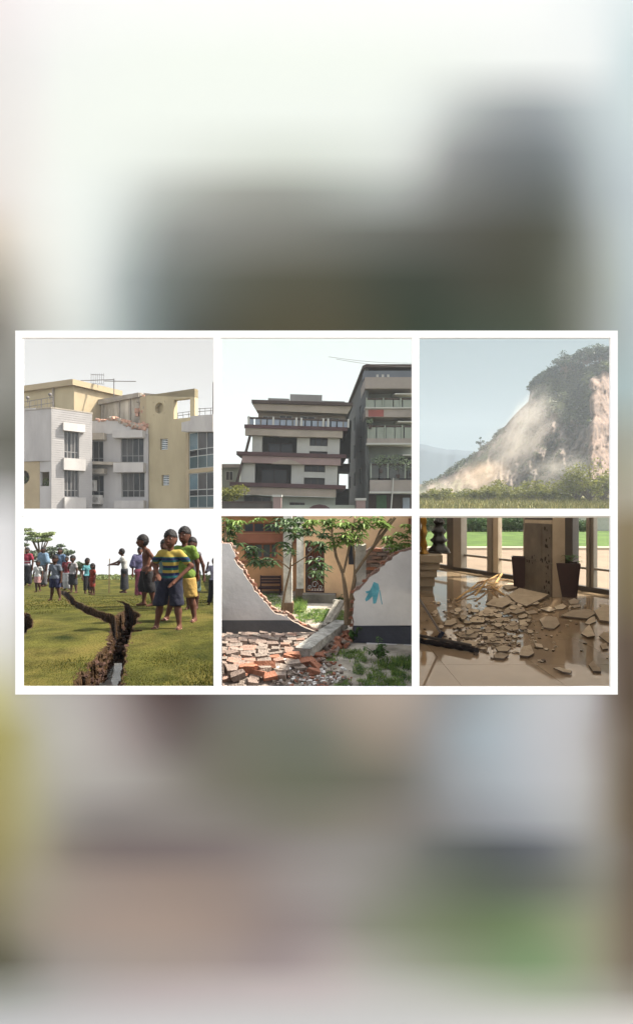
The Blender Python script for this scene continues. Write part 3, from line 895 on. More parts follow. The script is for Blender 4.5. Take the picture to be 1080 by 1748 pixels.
bx(ft, 'stained_patch', (806, 424, 886, 460), 0.601, 0.62, m_t_red, hB)
for c in ((800, 345, 820, 412), (955, 338, 1036, 412), (870, 490, 925, 570), (985, 485, 1060, 572), (985, 660, 1060, 785), (870, 660, 940, 785)):
    window(ft, ft.rect(*c), [0, .5, 1], [0, 1], hB, m_h_brown, m_pane, 1.5, 0.08)
for c in ((945, 330, 1060, 343), (960, 475, 1062, 488), (985, 650, 1062, 662)):
    mb = MB(); r = ft.rect(*c); mb.hexa([ft.pt(r[0], r[2], 0.5), ft.pt(r[1], r[2], 0.5), ft.pt(r[1], r[3], -1.6), ft.pt(r[0], r[3], -1.6), ft.pt(r[0], r[2] + .12, 0.5), ft.pt(r[1], r[2] + .12, .5), ft.pt(r[1], r[3] + .15, -1.6), ft.pt(r[0], r[3] + .15, -1.6)])
    mb.build('awning', m_h_white, hB)
bx(ft, 'shop_front', (810, 862, 1062, 1010), -3, -1.0, m_h_brown, hB)
bx(ft, 'shop_door', (858, 866, 912, 1010), -0.99, -0.8, mat('shop_green', S(44, 74, 44), 0.7, 0.15), hB)
bx(ft, 'shop_panel', (1000, 880, 1036, 1010), -0.99, -0.8, m_h_rail, hB)
mb = MB(); mb.tube([ft.pt(*ft.uz(935, 780), .8), ft.pt(*ft.uz(918, 1000), .8)], 0.06, 6); mb.build('downpipe', m_h_white, hB)
ml2 = leafmat('leaf_pot', S(84, 100, 78), S(128, 140, 112))
for i, (cx, cy, w, n, lb) in enumerate(((870, 690, 0.9, 260, 'leafy pot plant at the corner of the planted middle balcony'), (960, 700, 1.3, 340, 'wide leafy plant trailing over the middle of the planted balcony'), (1030, 712, 0.8, 200, 'small leafy plant on the planted balcony by the white frame'), (815, 480, 0.35, 90, 'small pale pot plant at the corner of the upper balcony'))):
    t = thing('pot_plant', ft.pt(*ft.uz(cx, 785), 0.1), lb, 'plant')
    p0 = ft.pt(*ft.uz(cx, cy), 0.3)
    mb = MB(); leaves(mb, rng, p0, (w, 0.5, w * 0.75), n, 0.13); mb.build('foliage', ml2, t)
    mb = MB(); mb.lathe([(.15, -.35), (.22, 0), (.2, 0)], p0 - Vector((0, 0.3, w * .75 + .2)), 10); mb.build('pot', m_h_brown, t)
    mb = MB(); mb.tube([p0 - Vector((0, .3, w * .75 + .2)), p0], 0.04, 5); mb.build('stem', m_h_brown, t)

# gate posts, street wall, neighbour and tree at the lower left, wires
fw_ = Fac(2, (0, 41), (1080, 41))
for (c, lb) in (((306, 866, 356, 1010), 'stone gate post with a pale cap in front of the white house'), ((742, 884, 796, 1010), 'stone gate post with a pale cap below the gap between the houses')):
    t = thing('gate_post', fw_.pt(fw_.uz((c[0] + c[2]) / 2, 0)[0], GZ), lb, 'post')
    bx(fw_, 'shaft', (c[0] + 4, c[1] + 8, c[2] - 4, 1010), -0.5, 0.3, m_h_pink, t); bx(fw_, 'cap', (c[0], c[1], c[2], c[1] + 12), -0.6, 0.4, m_h_white, t)
t = thing('street_wall', fw_.pt(fw_.uz(170, 0)[0], GZ), 'low dark street wall with a coping beside the gate post', 'wall')
bx(fw_, 'wall', (0, 908, 304, 1010), -0.4, 0.0, mat('street_wall_dark', S(70, 66, 62), .9, .2, 1.0), t); bx(fw_, 'coping', (0, 900, 304, 909), -0.5, 0.1, m_h_brown, t)
t = thing('street_wall', fw_.pt(fw_.uz(560, 0)[0], GZ), 'low street wall with a rounded dark red gate between the gate posts', 'wall')
bx(fw_, 'wall', (360, 920, 740, 1010), -0.4, 0.0, m_h_grn, t)
mb = MB(); fw_.poly(mb, [(500, 1000), (500, 935), (520, 922), (552, 916), (585, 922), (606, 935), (606, 1000)], 0.01, 0.1); mb.build('gate', m_h_dark, t)
fn_ = Fac(2, (-100, 60), (200, 60))
t = thing('neighbour_house', fn_.pt(1, GZ), 'pale green low house at the edge behind the street tree', 'house')
bx(fn_, 'wall', (0, 722, 134, 1010), -5, 0, m_h_grn, t); bx(fn_, 'roof', (0, 705, 138, 723), -5.5, 0.4, m_t_slab, t)
for c in ((60, 742, 98, 790),):
    window(fn_, fn_.rect(*c), [0, .5, 1], [0, 1], t, m_h_white, m_pane, -0.08, 0.06)
ml3 = leafmat('leaf_street_tree', S(72, 80, 36), S(120, 120, 52))
t = thing('street_tree', fw_.pt(fw_.uz(70, 0)[0], GZ, -3), 'dark olive street tree above the low dark wall', 'tree')
mb = MB()
for k in range(9):
    leaves(mb, rng, fw_.pt(*fw_.uz(rng.uniform(0, 120), rng.uniform(835, 890)), -3 + rng.uniform(-.6, .6)), (.8, .8, .6), 150, 0.14)
mb.build('crown', ml3, t)
mb = MB(); mb.tube([fw_.pt(fw_.uz(70, 0)[0], GZ, -3), fw_.pt(*fw_.uz(66, 880), -3), fw_.pt(*fw_.uz(50, 845), -3)], [.2, .14, .05], 7); mb.build('trunk', m_h_brown, t)
for i, (a, b, lb) in enumerate((((600, 138), (1062, 172), 'upper thin black cable crossing the sky above the tall house'), ((640, 150), (1062, 192), 'lower thin black cable crossing the sky above the tall house'))):
    fwv = Fac(2, (0, 44), (1080, 44)); mb = MB()
    mb.tube([fwv.pt(*fwv.uz(a[0] + (b[0] - a[0]) * s, a[1] + (b[1] - a[1]) * s + 10 * math.sin(math.pi * s))) for s in [j / 14 for j in range(15)]], 0.018, 5)
    tag(mb.build('overhead_cable', m_metal), lb, 'cable')
# ================================================================ upper right view: landslide on a wooded cliff
rng = random.Random(31)
np.random.seed(31)
# terrain that carries the garden lawn of the lobby and rises to the foot of the cliff
TY = [9, 42, 60, 90, 100, 115, 150, 180, 260, 420]
TZ = [-1.62, -1.62, -1.4, 0.35, 1.25, 2.8, 5.0, 6.5, 8.5, 10.0]
def terr(x, y):
    return float(np.interp(y, TY, TZ))
m_grassland = mat('dry_grassland', S(82, 84, 42), 0.95, 0.3, 0.25, 0.3, 2.0, col2=S(116, 108, 64))
vs_, fs_ = [], []
ys = [40.5, 46, 52, 60, 75, 90, 105, 115, 125, 135, 150, 165, 180, 220, 300, 420]
NXT = 40
for y in ys:
    for i in range(NXT + 1):
        px = 712 + (1150 - 712) * i / NXT
        x = (px - 540) / F * y
        vs_.append((x, y, terr(x, y) + (0.25 * mnoise.noise(Vector((x * .08, y * .08, 3))) if y > 60 else 0)))
for j in range(len(ys) - 1):
    for i in range(NXT):
        a = j * (NXT + 1) + i
        fs_.append((a, a + 1, a + NXT + 2, a + NXT + 1))
tag(mesh_obj('terrain', vs_, fs_, m_grassland, smooth=True), kind='structure')

RX = [-400, 40, 120, 180, 240, 340, 420, 480, 530, 575, 612, 618, 650, 700, 760, 830, 900, 960, 1040, 1100, 1250, 1500]
RY = [850, 812, 788, 748, 702, 640, 572, 510, 448, 402, 372, 310, 288, 262, 238, 215, 192, 172, 160, 156, 150, 170]
m_rock = mat('cliff_rock', S(74, 68, 61), 0.95, 0.35, 0.10, 0.6, 0.35, col2=S(106, 93, 82), stretch=(1, 1, 0.45))
m_rockb = mat('cliff_bare_rock', S(84, 68, 57), 0.95, 0.32, 0.35, 0.5, 0.9, col2=S(116, 96, 81), stretch=(1, 1, 0.3))
m_over = mat('cliff_overgrown', S(52, 58, 42), 0.95, 0.35, 0.12, 0.8, 0.35, col2=S(76, 78, 54))
NX, NT = 260, 130
V = []; info = []
for i in range(NX + 1):
    cx = -150 + 1450.0 * i / NX
    ry = np.interp(cx, RX, RY) + 7 * mnoise.noise(Vector((cx * .03, 1.7, 0)))
    for j in range(NT + 1):
        t = j / NT
        cy = 930 + (ry - 930) * t
        # depth: slope leans back; buttress on the right stands forward; ribs and gullies
        butt = 1 / (1 + math.exp(-(cx - 925 - 30 * mnoise.noise(Vector((cy * .012, 4.0, 0)))) / 7.0))
        top_cut = 1 / (1 + math.exp(-(cy - np.interp(cx, [900, 930, 985, 1010, 1050, 1120], [262, 250, 238, 178, 200, 270])) / 8.0))
        d = 182 + 62 * t ** 1.15
        bt = butt * top_cut
        d -= 26 * bt * (0.5 + 0.5 * t) - bt * max(0, cx - 925) * .085
        calm = 1 - .6 * bt
        v3 = Vector((cx * .012, cy * .006, 0.3))
        d += calm * 10 * mnoise.fractal(v3, 1.0, 2.1, 4) + calm * 5.0 * mnoise.fractal(Vector((cx * .03 + cy * .012, cy * .012, 5)), 0.9, 2.1, 4)
        d -= calm * 7.0 * abs(mnoise.noise(Vector((cx * .02 + cy * .01, cy * .004, 9))))
        d += (2.2 - 1.6 * butt * top_cut) * (0.35 if cx < 520 else min(1.0, .35 + (cx - 520) / 120)) * mnoise.fractal(Vector((cx * .09, cy * .07 - cx * .04 * butt, 2)), 0.8, 2.0, 4)
        V.append(C(3, cx, cy, max(d, 168)))
        info.append((cx, cy, t))
for i in range(NX + 1):                     # back side of the hill
    cx = -150 + 1450.0 * i / NX
    top = V[i * (NT + 1) + NT]
    V.append(Vector((top.x * 1.3, top.y + 60, top.z * 0.9)))
    V.append(Vector((top.x * 1.7, top.y + 150, 2.0)))
    info += [(cx, 0, 1)] * 2
faces, fmi = [], []
for i in range(NX):
    for j in range(NT):
        a, b = i * (NT + 1) + j, (i + 1) * (NT + 1) + j
        faces.append((a, b, b + 1, a + 1))
        cx, cy, t = info[a]
        nz = mnoise.fractal(Vector((cx * .015, cy * .015, 7)), 1.0, 2.0, 4) * 60
        bare = cx > 928 + nz * 0.2 and cy > np.interp(cx, [900, 930, 985, 1010, 1050, 1300], [262, 250, 238, 178, 200, 230])
        veg = (cx > 600 and cy + nz < np.interp(cx, [600, 650, 720, 800, 930], [330, 320, 400, 470, 480]) and not bare) or (cx < 480 and nz > 8)
        fmi.append(1 if bare else (2 if veg else 0))
base = (NX + 1) * (NT + 1)
for i in range(NX):
    a, b = i * (NT + 1) + NT, (i + 1) * (NT + 1) + NT
    c, e = base + 2 * i, base + 2 * (i + 1)
    faces += [(a, b, e, c), (c, e, e + 1, c + 1)]; fmi += [2, 2]
cl = mesh_obj('cliff', V, faces, [m_rock, m_rockb, m_over], None, fmi, smooth=True)
tag(cl, kind='structure')

def cliff_point(cx, cy):
    i = min(max(int((cx + 150) / 1450.0 * NX), 0), NX)
    ry = np.interp(cx, RX, RY)
    j = min(max(int((930 - cy) / (930 - ry) * NT), 0), NT)
    return V[i * (NT + 1) + j]

# shrubs clinging to the overgrown face: nobody could count them
ml_c = leafmat('leaf_cliff', S(46, 56, 36), S(76, 82, 50), 0.6)
ml_c2 = leafmat('leaf_crest', S(36, 48, 40), S(60, 72, 54), 0.5)
mb = MB()
for k in range(260):
    cx = rng.uniform(620, 935); cy = rng.uniform(215, 500)
    if cy > np.interp(cx, [600, 650, 720, 800, 935], [330, 350, 430, 490, 500]) + rng.gauss(0, 20): continue
    p0 = cliff_point(cx, cy)
    leaves(mb, rng, p0 + Vector((0, -1.2, .6)), (2.6, 1.6, 1.9), 46, 0.75)
for k in range(90):
    cx = rng.uniform(60, 480); cy = np.interp(cx, RX, RY) + abs(rng.gauss(0, 14)) + 3
    leaves(mb, rng, cliff_point(cx, cy) + Vector((0, -.8, .5)), (1.5, 1.0, 1.2), 30, 0.5)
for k in range(60):
    cx = rng.uniform(880, 1120); cy = np.interp(cx, RX, RY) + rng.uniform(4, 55)
    leaves(mb, rng, cliff_point(cx, cy) + Vector((0, -1.2, .6)), (2.6, 1.6, 1.9), 46, 0.7)
for k in range(70):
    cx = rng.uniform(560, 925); cy = rng.uniform(480, 800)
    leaves(mb, rng, cliff_point(cx, cy) + Vector((0, -.8, .4)), (1.3, .9, 1.0), 26, 0.45)
tag(mb.build('undergrowth', ml_c), 'dark shrubs clinging to the wooded cliff face', 'shrubs', kind='stuff')

bark = mat('bark_dark', S(92, 80, 66), 0.95, 0.2, 2.0)
def simple_tree(name, base, h, w, nclump, nleaf, lsize, lm, label, group=None, trunk=0.35, flat=0.8, cat='tree'):
    t = thing(name, base, label, cat, group)
    mb = MB(); tk = MB()
    tk.tube([base - Vector((0, 0, .3)), base + Vector((w * .05, 0, h * trunk)), base + Vector((0, 0, h * .8))], [h * .03, h * .022, h * .006], 6)
    for k in range(nclump):
        a = rng.uniform(0, 6.283); r = w * 0.5 * math.sqrt(rng.random())
        c = base + Vector((math.cos(a) * r, math.sin(a) * r * .8, h * (trunk + (0.95 - trunk) * (1 - (r / (w * .5)) ** 2 * .55) * rng.uniform(.35, 1.0))))
        rr = w * rng.uniform(.14, .24)
        leaves(mb, rng, c, (rr, rr, rr * flat), nleaf, lsize)
        tk.tube([base + Vector((0, 0, h * trunk * rng.uniform(.6, 1.2))), c], [h * .012, h * .004], 5)
    mb.build('crown', lm, t); tk.build('trunk', bark, t)
    return t
crest = [(632, 314, 5), (655, 299, 7), (680, 276, 8), (706, 270, 9), (728, 266, 7), (752, 254, 10), (776, 244, 13), (800, 232, 14), (826, 220, 12), (846, 222, 8),
         (868, 206, 12), (890, 202, 13), (912, 196, 14), (936, 190, 13), (958, 182, 15), (980, 180, 13), (1002, 172, 10), (1024, 168, 11), (1046, 166, 12), (1075, 160, 12), (1110, 158, 12), (1150, 156, 12)]
ORD = 'one two three four five six seven eight nine ten eleven twelve thirteen fourteen fifteen sixteen seventeen eighteen nineteen twenty twenty-one twenty-two'.split()
for k, (cx, cy, h) in enumerate(crest):
    p0 = cliff_point(cx, cy) + Vector((0, -1, -1.2))
    lb = 'dark crest tree number %s from the overhanging brow' % ORD[k]
    if k == 0: lb = 'leftmost small dark tree at the overhanging brow of the cliff'
    if k in (6, 7): lb = ('tall round-headed tree rising above the cliff brow', 'second tall round tree beside the one rising above the brow')[k - 6]
    simple_tree('crest_tree', p0, h * 0.92, h * 0.9, 11, 60, 0.55, ml_c2, lb, 'trees on the cliff crest' , 0.3)
simple_tree('crest_tree', cliff_point(358, 632) + Vector((0, 0, -.5)), 7.5, 4.0, 6, 30, 0.4, ml_c2, 'lone small tree halfway down the sliding slope', None, 0.35)

# bushes and small trees at the foot
ml_b = leafmat('leaf_foot', S(74, 78, 30), S(118, 118, 50), 0.8)
ml_b2 = leafmat('leaf_foot_dark', S(66, 72, 32), S(106, 108, 50), 0.8)
feet = [(60, 905, 118, 2.2, 5, 'low bush at the left end of the row below the slide'), (140, 905, 116, 4.0, 7, 'rounded olive bush below the pale dust'),
        (215, 900, 122, 2.6, 5, 'small flat bush beside the pale scree'), (300, 898, 120, 3.0, 7, 'low spreading bush under the orange dust'),
        (390, 900, 116, 5.2, 7, 'dark bushy tree below the orange dust'), (455, 896, 118, 6.6, 8, 'tall dark bush below the middle of the slide'),
        (560, 896, 120, 4.5, 7, 'yellowish bush below the grey scree'), (640, 895, 114, 7.0, 9, 'bright green bush at the middle of the foot'),
        (715, 893, 116, 7.6, 9, 'broad bright green tree below the cliff'), (790, 895, 118, 4.2, 7, 'low green bush beside the broad green tree'),
        (870, 893, 112, 9.5, 9, 'leafy green tree below the bare rock edge'), (930, 895, 110, 12.0, 10, 'tallest green tree at the foot of the bare rock'),
        (1000, 893, 112, 10.5, 9, 'green tree in front of the bare rock at the frame'), (1060, 893, 112, 10.0, 9, 'last green tree partly hidden by the frame edge')]
for k, (cx, cy, d, h, w, lb) in enumerate(feet):
    x = C(3, cx, cy, d).x
    simple_tree('foot_tree' if h > 6 else 'bush', Vector((x, d, terr(x, d) - .1)), h * (.72 if cx < 820 else .9), w * 1.05, 18, 90, 0.30, ml_b if k % 3 else ml_b2, lb, 'bushes and trees at the cliff foot', 0.05, cat='tree' if h > 6 else 'bush')
mb = MB()
for k in range(9000):
    d = rng.uniform(84, 125); x = (rng.uniform(705, 1075) - 540) / F * d
    blades(mb, rng, (x, d, terr(x, d)), 1, rng.uniform(.5, 1.5), .1, 0 if rng.random() < .6 else 1, .09)
tag(mb.build('dry_grass', [mat('grass_dry', S(122, 114, 62), .9, .25, .3), mat('grass_green', S(86, 92, 40), .9, .25, .3)]), 'tall dry grass along the foot of the cliff', 'grass', kind='stuff')

# far hazy ridge
vs_, fs_ = [], []
N = 90
for i in range(N + 1):
    cx = -250 + i * 12
    top = np.interp(cx, [-250, -60, 40, 120, 200, 330, 500, 820], [640, 590, 598, 616, 628, 636, 700, 860]) + 5 * mnoise.fractal(Vector((cx * .02, 0, 0)), 1, 2, 4)
    for j in range(9):
        t = j / 8
        q = C(3, cx, 900 + (top - 900) * t, 480 + 80 * t + 3 * mnoise.noise(Vector((cx * .02, t * 3, 1))))
        vs_.append(q)
    q = vs_[-1]; vs_.append(Vector((q.x, q.y + 60, 0)))
for i in range(N):
    for j in range(9):
        a = i * 10 + j
        fs_.append((a, a + 10, a + 11, a + 1))
tag(mesh_obj('mountains', vs_, fs_, mat('far_forest_haze_blue', S(44, 58, 66), .95, .15, .004), smooth=True), kind='structure')  # forest colour tinted blue to stand in for haze

# dust thrown up by the slide: soft closed volumes
def dust(c, r, dens, col, rotz=0.0, tilt=0.0, seed=0):
    vs2, fs2_ = [], []
    n1, n2 = 24, 14
    for j in range(n2 + 1):
        th = math.pi * j / n2
        for i in range(n1):
            a = 2 * math.pi * i / n1
            vs2.append((math.sin(th) * math.cos(a), math.sin(th) * math.sin(a), math.cos(th)))
    for j in range(n2):
        for i in range(n1):
            fs2_.append((j * n1 + i, (j + 1) * n1 + i, (j + 1) * n1 + (i + 1) % n1, j * n1 + (i + 1) % n1))
    m = bpy.data.materials.new('dust')
    m.use_nodes = True
    nt = m.node_tree
    nt.nodes.remove(nt.nodes['Principled BSDF'])
    pv = nt.nodes.new('ShaderNodeVolumePrincipled')
    pv.inputs['Color'].default_value = (*col, 1)
    pv.inputs['Anisotropy'].default_value = 0.2
    tc = nt.nodes.new('ShaderNodeTexCoord')
    ln = nt.nodes.new('ShaderNodeVectorMath'); ln.operation = 'LENGTH'
    nt.links.new(tc.outputs['Object'], ln.inputs[0])
    fall = nt.nodes.new('ShaderNodeMapRange'); fall.interpolation_type = 'SMOOTHSTEP'
    fall.inputs['From Min'].default_value = 1.0; fall.inputs['From Max'].default_value = 0.25
    nt.links.new(ln.outputs['Value'], fall.inputs['Value'])
    no = nt.nodes.new('ShaderNodeTexNoise'); no.noise_dimensions = '4D'
    no.inputs['W'].default_value = seed; no.inputs['Scale'].default_value = 2.2; no.inputs['Detail'].default_value = 4
    nt.links.new(tc.outputs['Object'], no.inputs['Vector'])
    nr = nt.nodes.new('ShaderNodeMapRange')
    nr.inputs['From Min'].default_value = 0.36; nr.inputs['From Max'].default_value = 0.66
    nt.links.new(no.outputs['Fac'], nr.inputs['Value'])
    mul = nt.nodes.new('ShaderNodeMath'); mul.operation = 'MULTIPLY'
    nt.links.new(fall.outputs[0], mul.inputs[0]); nt.links.new(nr.outputs[0], mul.inputs[1])
    mu2 = nt.nodes.new('ShaderNodeMath'); mu2.operation = 'MULTIPLY'; mu2.inputs[1].default_value = dens
    nt.links.new(mul.outputs[0], mu2.inputs[0]); nt.links.new(mu2.outputs[0], pv.inputs['Density'])
    nt.links.new(pv.outputs[0], nt.nodes['Material Output'].inputs['Volume'])
    o = mesh_obj('dust_cloud', vs2, fs2_, m, smooth=True)
    o.location = c; o.scale = r; o.rotation_euler = (0, tilt, rotz)
    tag(o, kind='stuff')
    return o
tag(dust(C(3, 520, 610, 182), (30, 9, 12), 0.085, (0.66, 0.60, 0.52), 0, math.radians(-46), 1), 'grey-beige dust plume streaming down the slope', 'dust')
tag(dust(C(3, 610, 440, 196), (16, 8, 8), 0.06, (0.66, 0.62, 0.55), 0, math.radians(-60), 4), 'thin grey dust below the overhanging brow', 'dust')
tag(dust(C(3, 350, 775, 166), (13, 7, 7), 0.15, (0.66, 0.51, 0.38), 0, math.radians(-18), 2), 'dense orange-tinged dust billowing at the slope foot', 'dust')
tag(dust(C(3, 190, 830, 162), (17, 6, 5), 0.13, (0.66, 0.57, 0.47), 0, math.radians(-14), 3), 'pale dust spreading low at the bottom of the slide', 'dust')
tag(dust(C(3, 790, 740, 160), (16, 6, 8), 0.06, (0.66, 0.62, 0.55), 0, 0, 6), 'faint pale dust in front of the grey scree', 'dust')

# the air: thin haze over the whole place
hz = bpy.data.materials.new('haze_air')
hz.use_nodes = True
nt = hz.node_tree
nt.nodes.remove(nt.nodes['Principled BSDF'])
pv = nt.nodes.new('ShaderNodeVolumePrincipled')
pv.inputs['Color'].default_value = (0.82, 0.9, 0.97, 1)
pv.inputs['Density'].default_value = 0.00045
nt.links.new(pv.outputs[0], nt.nodes['Material Output'].inputs['Volume'])
mb = MB(); mb.hexa([(-420, -20, -6), (560, -20, -6), (560, 690, -6), (-420, 690, -6), (-420, -20, 130), (560, -20, 130), (560, 690, 130), (-420, 690, 130)])
tag(mb.build('haze', hz), kind='stuff')
# ================================================================ lower left view: cracked grass field with people
rng = random.Random(41)
FY = [3.0, 4.0, 5.88, 8.45, 12, 16.2, 20, 24, 30]
FZ = [-1.43, -1.44, -1.485, -1.69, -2.13, -2.77, -3.05, -3.22, -4.1]
_fy = np.linspace(3.0, 30, 300)
_fz = np.interp(_fy, FY, FZ)
_k = np.ones(25) / 25
_fzs = np.convolve(np.pad(_fz, 12, mode='edge'), _k, mode='valid')
def zfield(y):
    return float(np.interp(y, _fy, _fzs))
_oy = np.linspace(3.2, 24, 2000)
_oz = np.interp(_oy, _fy, _fzs)
def on_field(cx, cy):
    """depth at which the sight line through a crop point meets the field"""
    s = -(ORG[4][1] + K * cy - 874.0) / F
    k = np.nonzero(s * _oy <= _oz)[0]
    return float(_oy[k[0]]) if len(k) else 24.0
crack = [[(232, 424, 3), (262, 434, 9), (300, 468, 14), (345, 503, 17), (400, 535, 20), (460, 560, 18), (520, 578, 30), (566, 588, 52), (560, 630, 34), (548, 690, 36), (528, 740, 42), (500, 790, 56), (478, 850, 70), (440, 930, 92), (425, 975, 100)],
         [(540, 470, 1), (568, 477, 4), (588, 494, 7), (596, 525, 12), (604, 556, 34), (570, 590, 40)],
         [(20, 545, 10), (48, 560, 22), (52, 600, 26), (30, 640, 16)], [(600, 645, 8), (660, 640, 3)]]
def crack_in(cx, cy):
    """1 inside the crack, falling to 0 at its lips"""
    best = -1.0
    for line in crack:
        for (x0, y0, w0), (x1, y1, w1) in zip(line[:-1], line[1:]):
            if cx < min(x0, x1) - 120 or cx > max(x0, x1) + 120 or cy < min(y0, y1) - 60 or cy > max(y0, y1) + 60:
                continue
            ax, ay, bx_, by_ = x0, y0 * 1.7, x1, y1 * 1.7
            px, py = cx, cy * 1.7
            t = max(0, min(1, ((px - ax) * (bx_ - ax) + (py - ay) * (by_ - ay)) / ((bx_ - ax) ** 2 + (by_ - ay) ** 2)))
            dx, dy = px - ax - t * (bx_ - ax), py - ay - t * (by_ - ay)
            w = 1.3 * (w0 + t * (w1 - w0)) + 3
            w *= 1 + 0.32 * mnoise.fractal(Vector((cx * .024, cy * .04, 1.3)), 0.9, 2.2, 4)
            best = max(best, 1 - math.hypot(dx, dy) / max(w, 1))
    return best
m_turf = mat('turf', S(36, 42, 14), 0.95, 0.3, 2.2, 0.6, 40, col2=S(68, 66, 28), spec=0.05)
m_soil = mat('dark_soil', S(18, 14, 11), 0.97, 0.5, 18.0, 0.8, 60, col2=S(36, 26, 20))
cxs = list(np.linspace(-330, 60, 40)) + list(np.linspace(62, 660, 330)) + list(np.linspace(664, 1075, 90))
cys = [300 + 0.0] * 0
yrows = list(np.exp(np.linspace(math.log(3.66), math.log(6.2), 520))) + list(np.exp(np.linspace(math.log(6.23), math.log(12.5), 230))) + list(np.linspace(12.8, 24, 40)) + [25, 27, 30]
V4, mi4 = [], []
cin = []
_segs = [(a[0], a[1], a[2], b[0], b[1], b[2]) for line in crack for a, b in zip(line[:-1], line[1:])]
cxa = np.array(cxs)
for y in yrows:
    z = zfield(y)
    cy = (874 - z / y * F - 872) / K
    hit = np.zeros(len(cxa), bool)
    for (x0, y0, w0, x1, y1, w1) in _segs:
        if min(y0, y1) - 80 < cy < max(y0, y1) + 80:
            hit |= (cxa > min(x0, x1) - 2.2 * max(w0, w1) - 12) & (cxa < max(x0, x1) + 2.2 * max(w0, w1) + 12)
    for k, cx in enumerate(cxs):
        x = (26 + K * cx - 540) / F * y
        c = crack_in(cx, cy) if hit[k] else -1.0
        dep = 0.0
        if c > 0:
            near = max(0.45, min(0.95, 0.95 * (14.0 - y) / 8.0))
            q = max(0.0, min(1.0, c * 4.5))
            dep = near * q * q * (3 - 2 * q)
        b = 0.012 * mnoise.fractal(Vector((x * 1.2, y * 1.2, 0)), 1.0, 2.0, 3) + 0.05 * mnoise.noise(Vector((x * .25, y * .25, 5)))
        if dep > 0.01:
            nv3 = Vector((x * 11, y * 11, dep * 14))
            am = .05 * min(1, dep * 5)
            x += am * mnoise.fractal(nv3, 0.9, 2.0, 3)
            dep += am * 1.2 * mnoise.fractal(nv3 + Vector((7, 3, 1)), 0.9, 2.0, 3)
        V4.append((x, y, z + b - dep))
        cin.append(c)
nx = len(cxs)
F4 = []
for j in range(len(yrows) - 1):
    for i in range(nx - 1):
        a = j * nx + i
        F4.append((a, a + 1, a + nx + 1, a + nx))
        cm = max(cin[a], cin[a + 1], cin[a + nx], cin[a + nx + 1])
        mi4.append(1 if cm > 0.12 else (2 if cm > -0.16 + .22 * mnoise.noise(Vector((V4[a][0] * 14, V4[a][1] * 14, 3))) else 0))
m_rim = mat('crumbled_soil', S(44, 33, 24), 0.97, 0.45, 22.0, 0.9, 50, col2=S(66, 50, 35), spec=.05)
_nt = m_turf.node_tree                       # dry straw-coloured patches in the turf
_n = _nt.nodes.new('ShaderNodeTexNoise'); _n.inputs['Scale'].default_value = 0.9; _n.inputs['Detail'].default_value = 8; _n.inputs['Roughness'].default_value = 0.7
_nt.links.new([q for q in _nt.nodes if q.type == 'MAPPING'][0].outputs[0], _n.inputs['Vector'])
_r = _nt.nodes.new('ShaderNodeMapRange'); _r.inputs['From Min'].default_value = 0.5; _r.inputs['From Max'].default_value = 0.7; _r.inputs['To Max'].default_value = 0.65
_nt.links.new(_n.outputs['Fac'], _r.inputs['Value'])
_x = _nt.nodes.new('ShaderNodeMix'); _x.data_type = 'RGBA'
_nt.links.new(_r.outputs[0], _x.inputs[0]); _nt.links.new([q for q in _nt.nodes if q.type == 'VALTORGB'][0].outputs[0], _x.inputs[6])
_x.inputs[7].default_value = (*S(96, 84, 44), 1)
_nt.links.new(_x.outputs[2], _nt.nodes['Principled BSDF'].inputs['Base Color'])
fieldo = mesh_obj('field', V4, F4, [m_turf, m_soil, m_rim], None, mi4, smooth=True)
tag(fieldo, kind='structure')
# retaining edge of the field towards the yard
mb = MB()
xe = lambda y: (26 + K * 1075 - 540) / F * y
for y0, y1 in zip([3.66, 6, 9, 13, 18], [6, 9, 13, 18, 24]):
    mb.hexa([(xe(y0), y0, -4.1), (xe(y0) + .03, y0, -4.1), (xe(y1) + .03, y1, -4.1), (xe(y1), y1, -4.1),
             (xe(y0), y0, zfield(y0) - .05), (xe(y0) + .03, y0, zfield(y0) - .05), (xe(y1) + .03, y1, zfield(y1) - .05), (xe(y1), y1, zfield(y1) - .05)])
tag(mb.build('field_bank', m_soil), kind='structure')
# water in the near end of the crack
mb = MB()
wz = -1.44 - 0.27
mb.add([((26 + K * 250 - 540) / F * y, y, wz) if s == 0 else ((26 + K * 680 - 540) / F * y, y, wz) for y, s in ((3.66, 0), (3.66, 1), (5.3, 1), (5.3, 0))], [(0, 1, 2, 3)])
tag(mb.build('water', mat('muddy_water', S(92, 92, 88), 0.04, 0.1, 2.0, spec=0.9)), kind='structure')
# soil clods along the lips
mb = MB()
for k in range(1100):
    line = crack[0] if rng.random() < .85 else crack[1]
    i = rng.randrange(len(line) - 1) if rng.random() < .4 else len(line) - 2 - int(rng.random() * 5)
    i = max(0, min(i, len(line) - 2))
    t = rng.random()
    a, b = line[i], line[i + 1]
    side = -1 if rng.random() < .75 else 1
    w = a[2] + (b[2] - a[2]) * t
    cx, cy = a[0] + (b[0] - a[0]) * t + side * w * rng.uniform(.35, 1.25), a[1] + (b[1] - a[1]) * t
    y = on_field(cx, cy)
    if y < 3.76: continue
    inside = max(0.0, crack_in(cx, cy))
    s = rng.uniform(.008, .036) * (y / 5) ** .3
    p0 = Vector(((26 + K * cx - 540) / F * y, y, zfield(y) - 0.5 * min(1, inside * 2.2) * max(.3, min(1, (12 - y) / 7)) + s * .3))
    mb.box(p0, (s * 1.5, s * 1.2, s), Matrix.Rotation(rng.uniform(0, 6), 3, 'Z') @ Matrix.Rotation(rng.gauss(0, .5), 3, 'X'), rng.choice([0, 1, 1]))
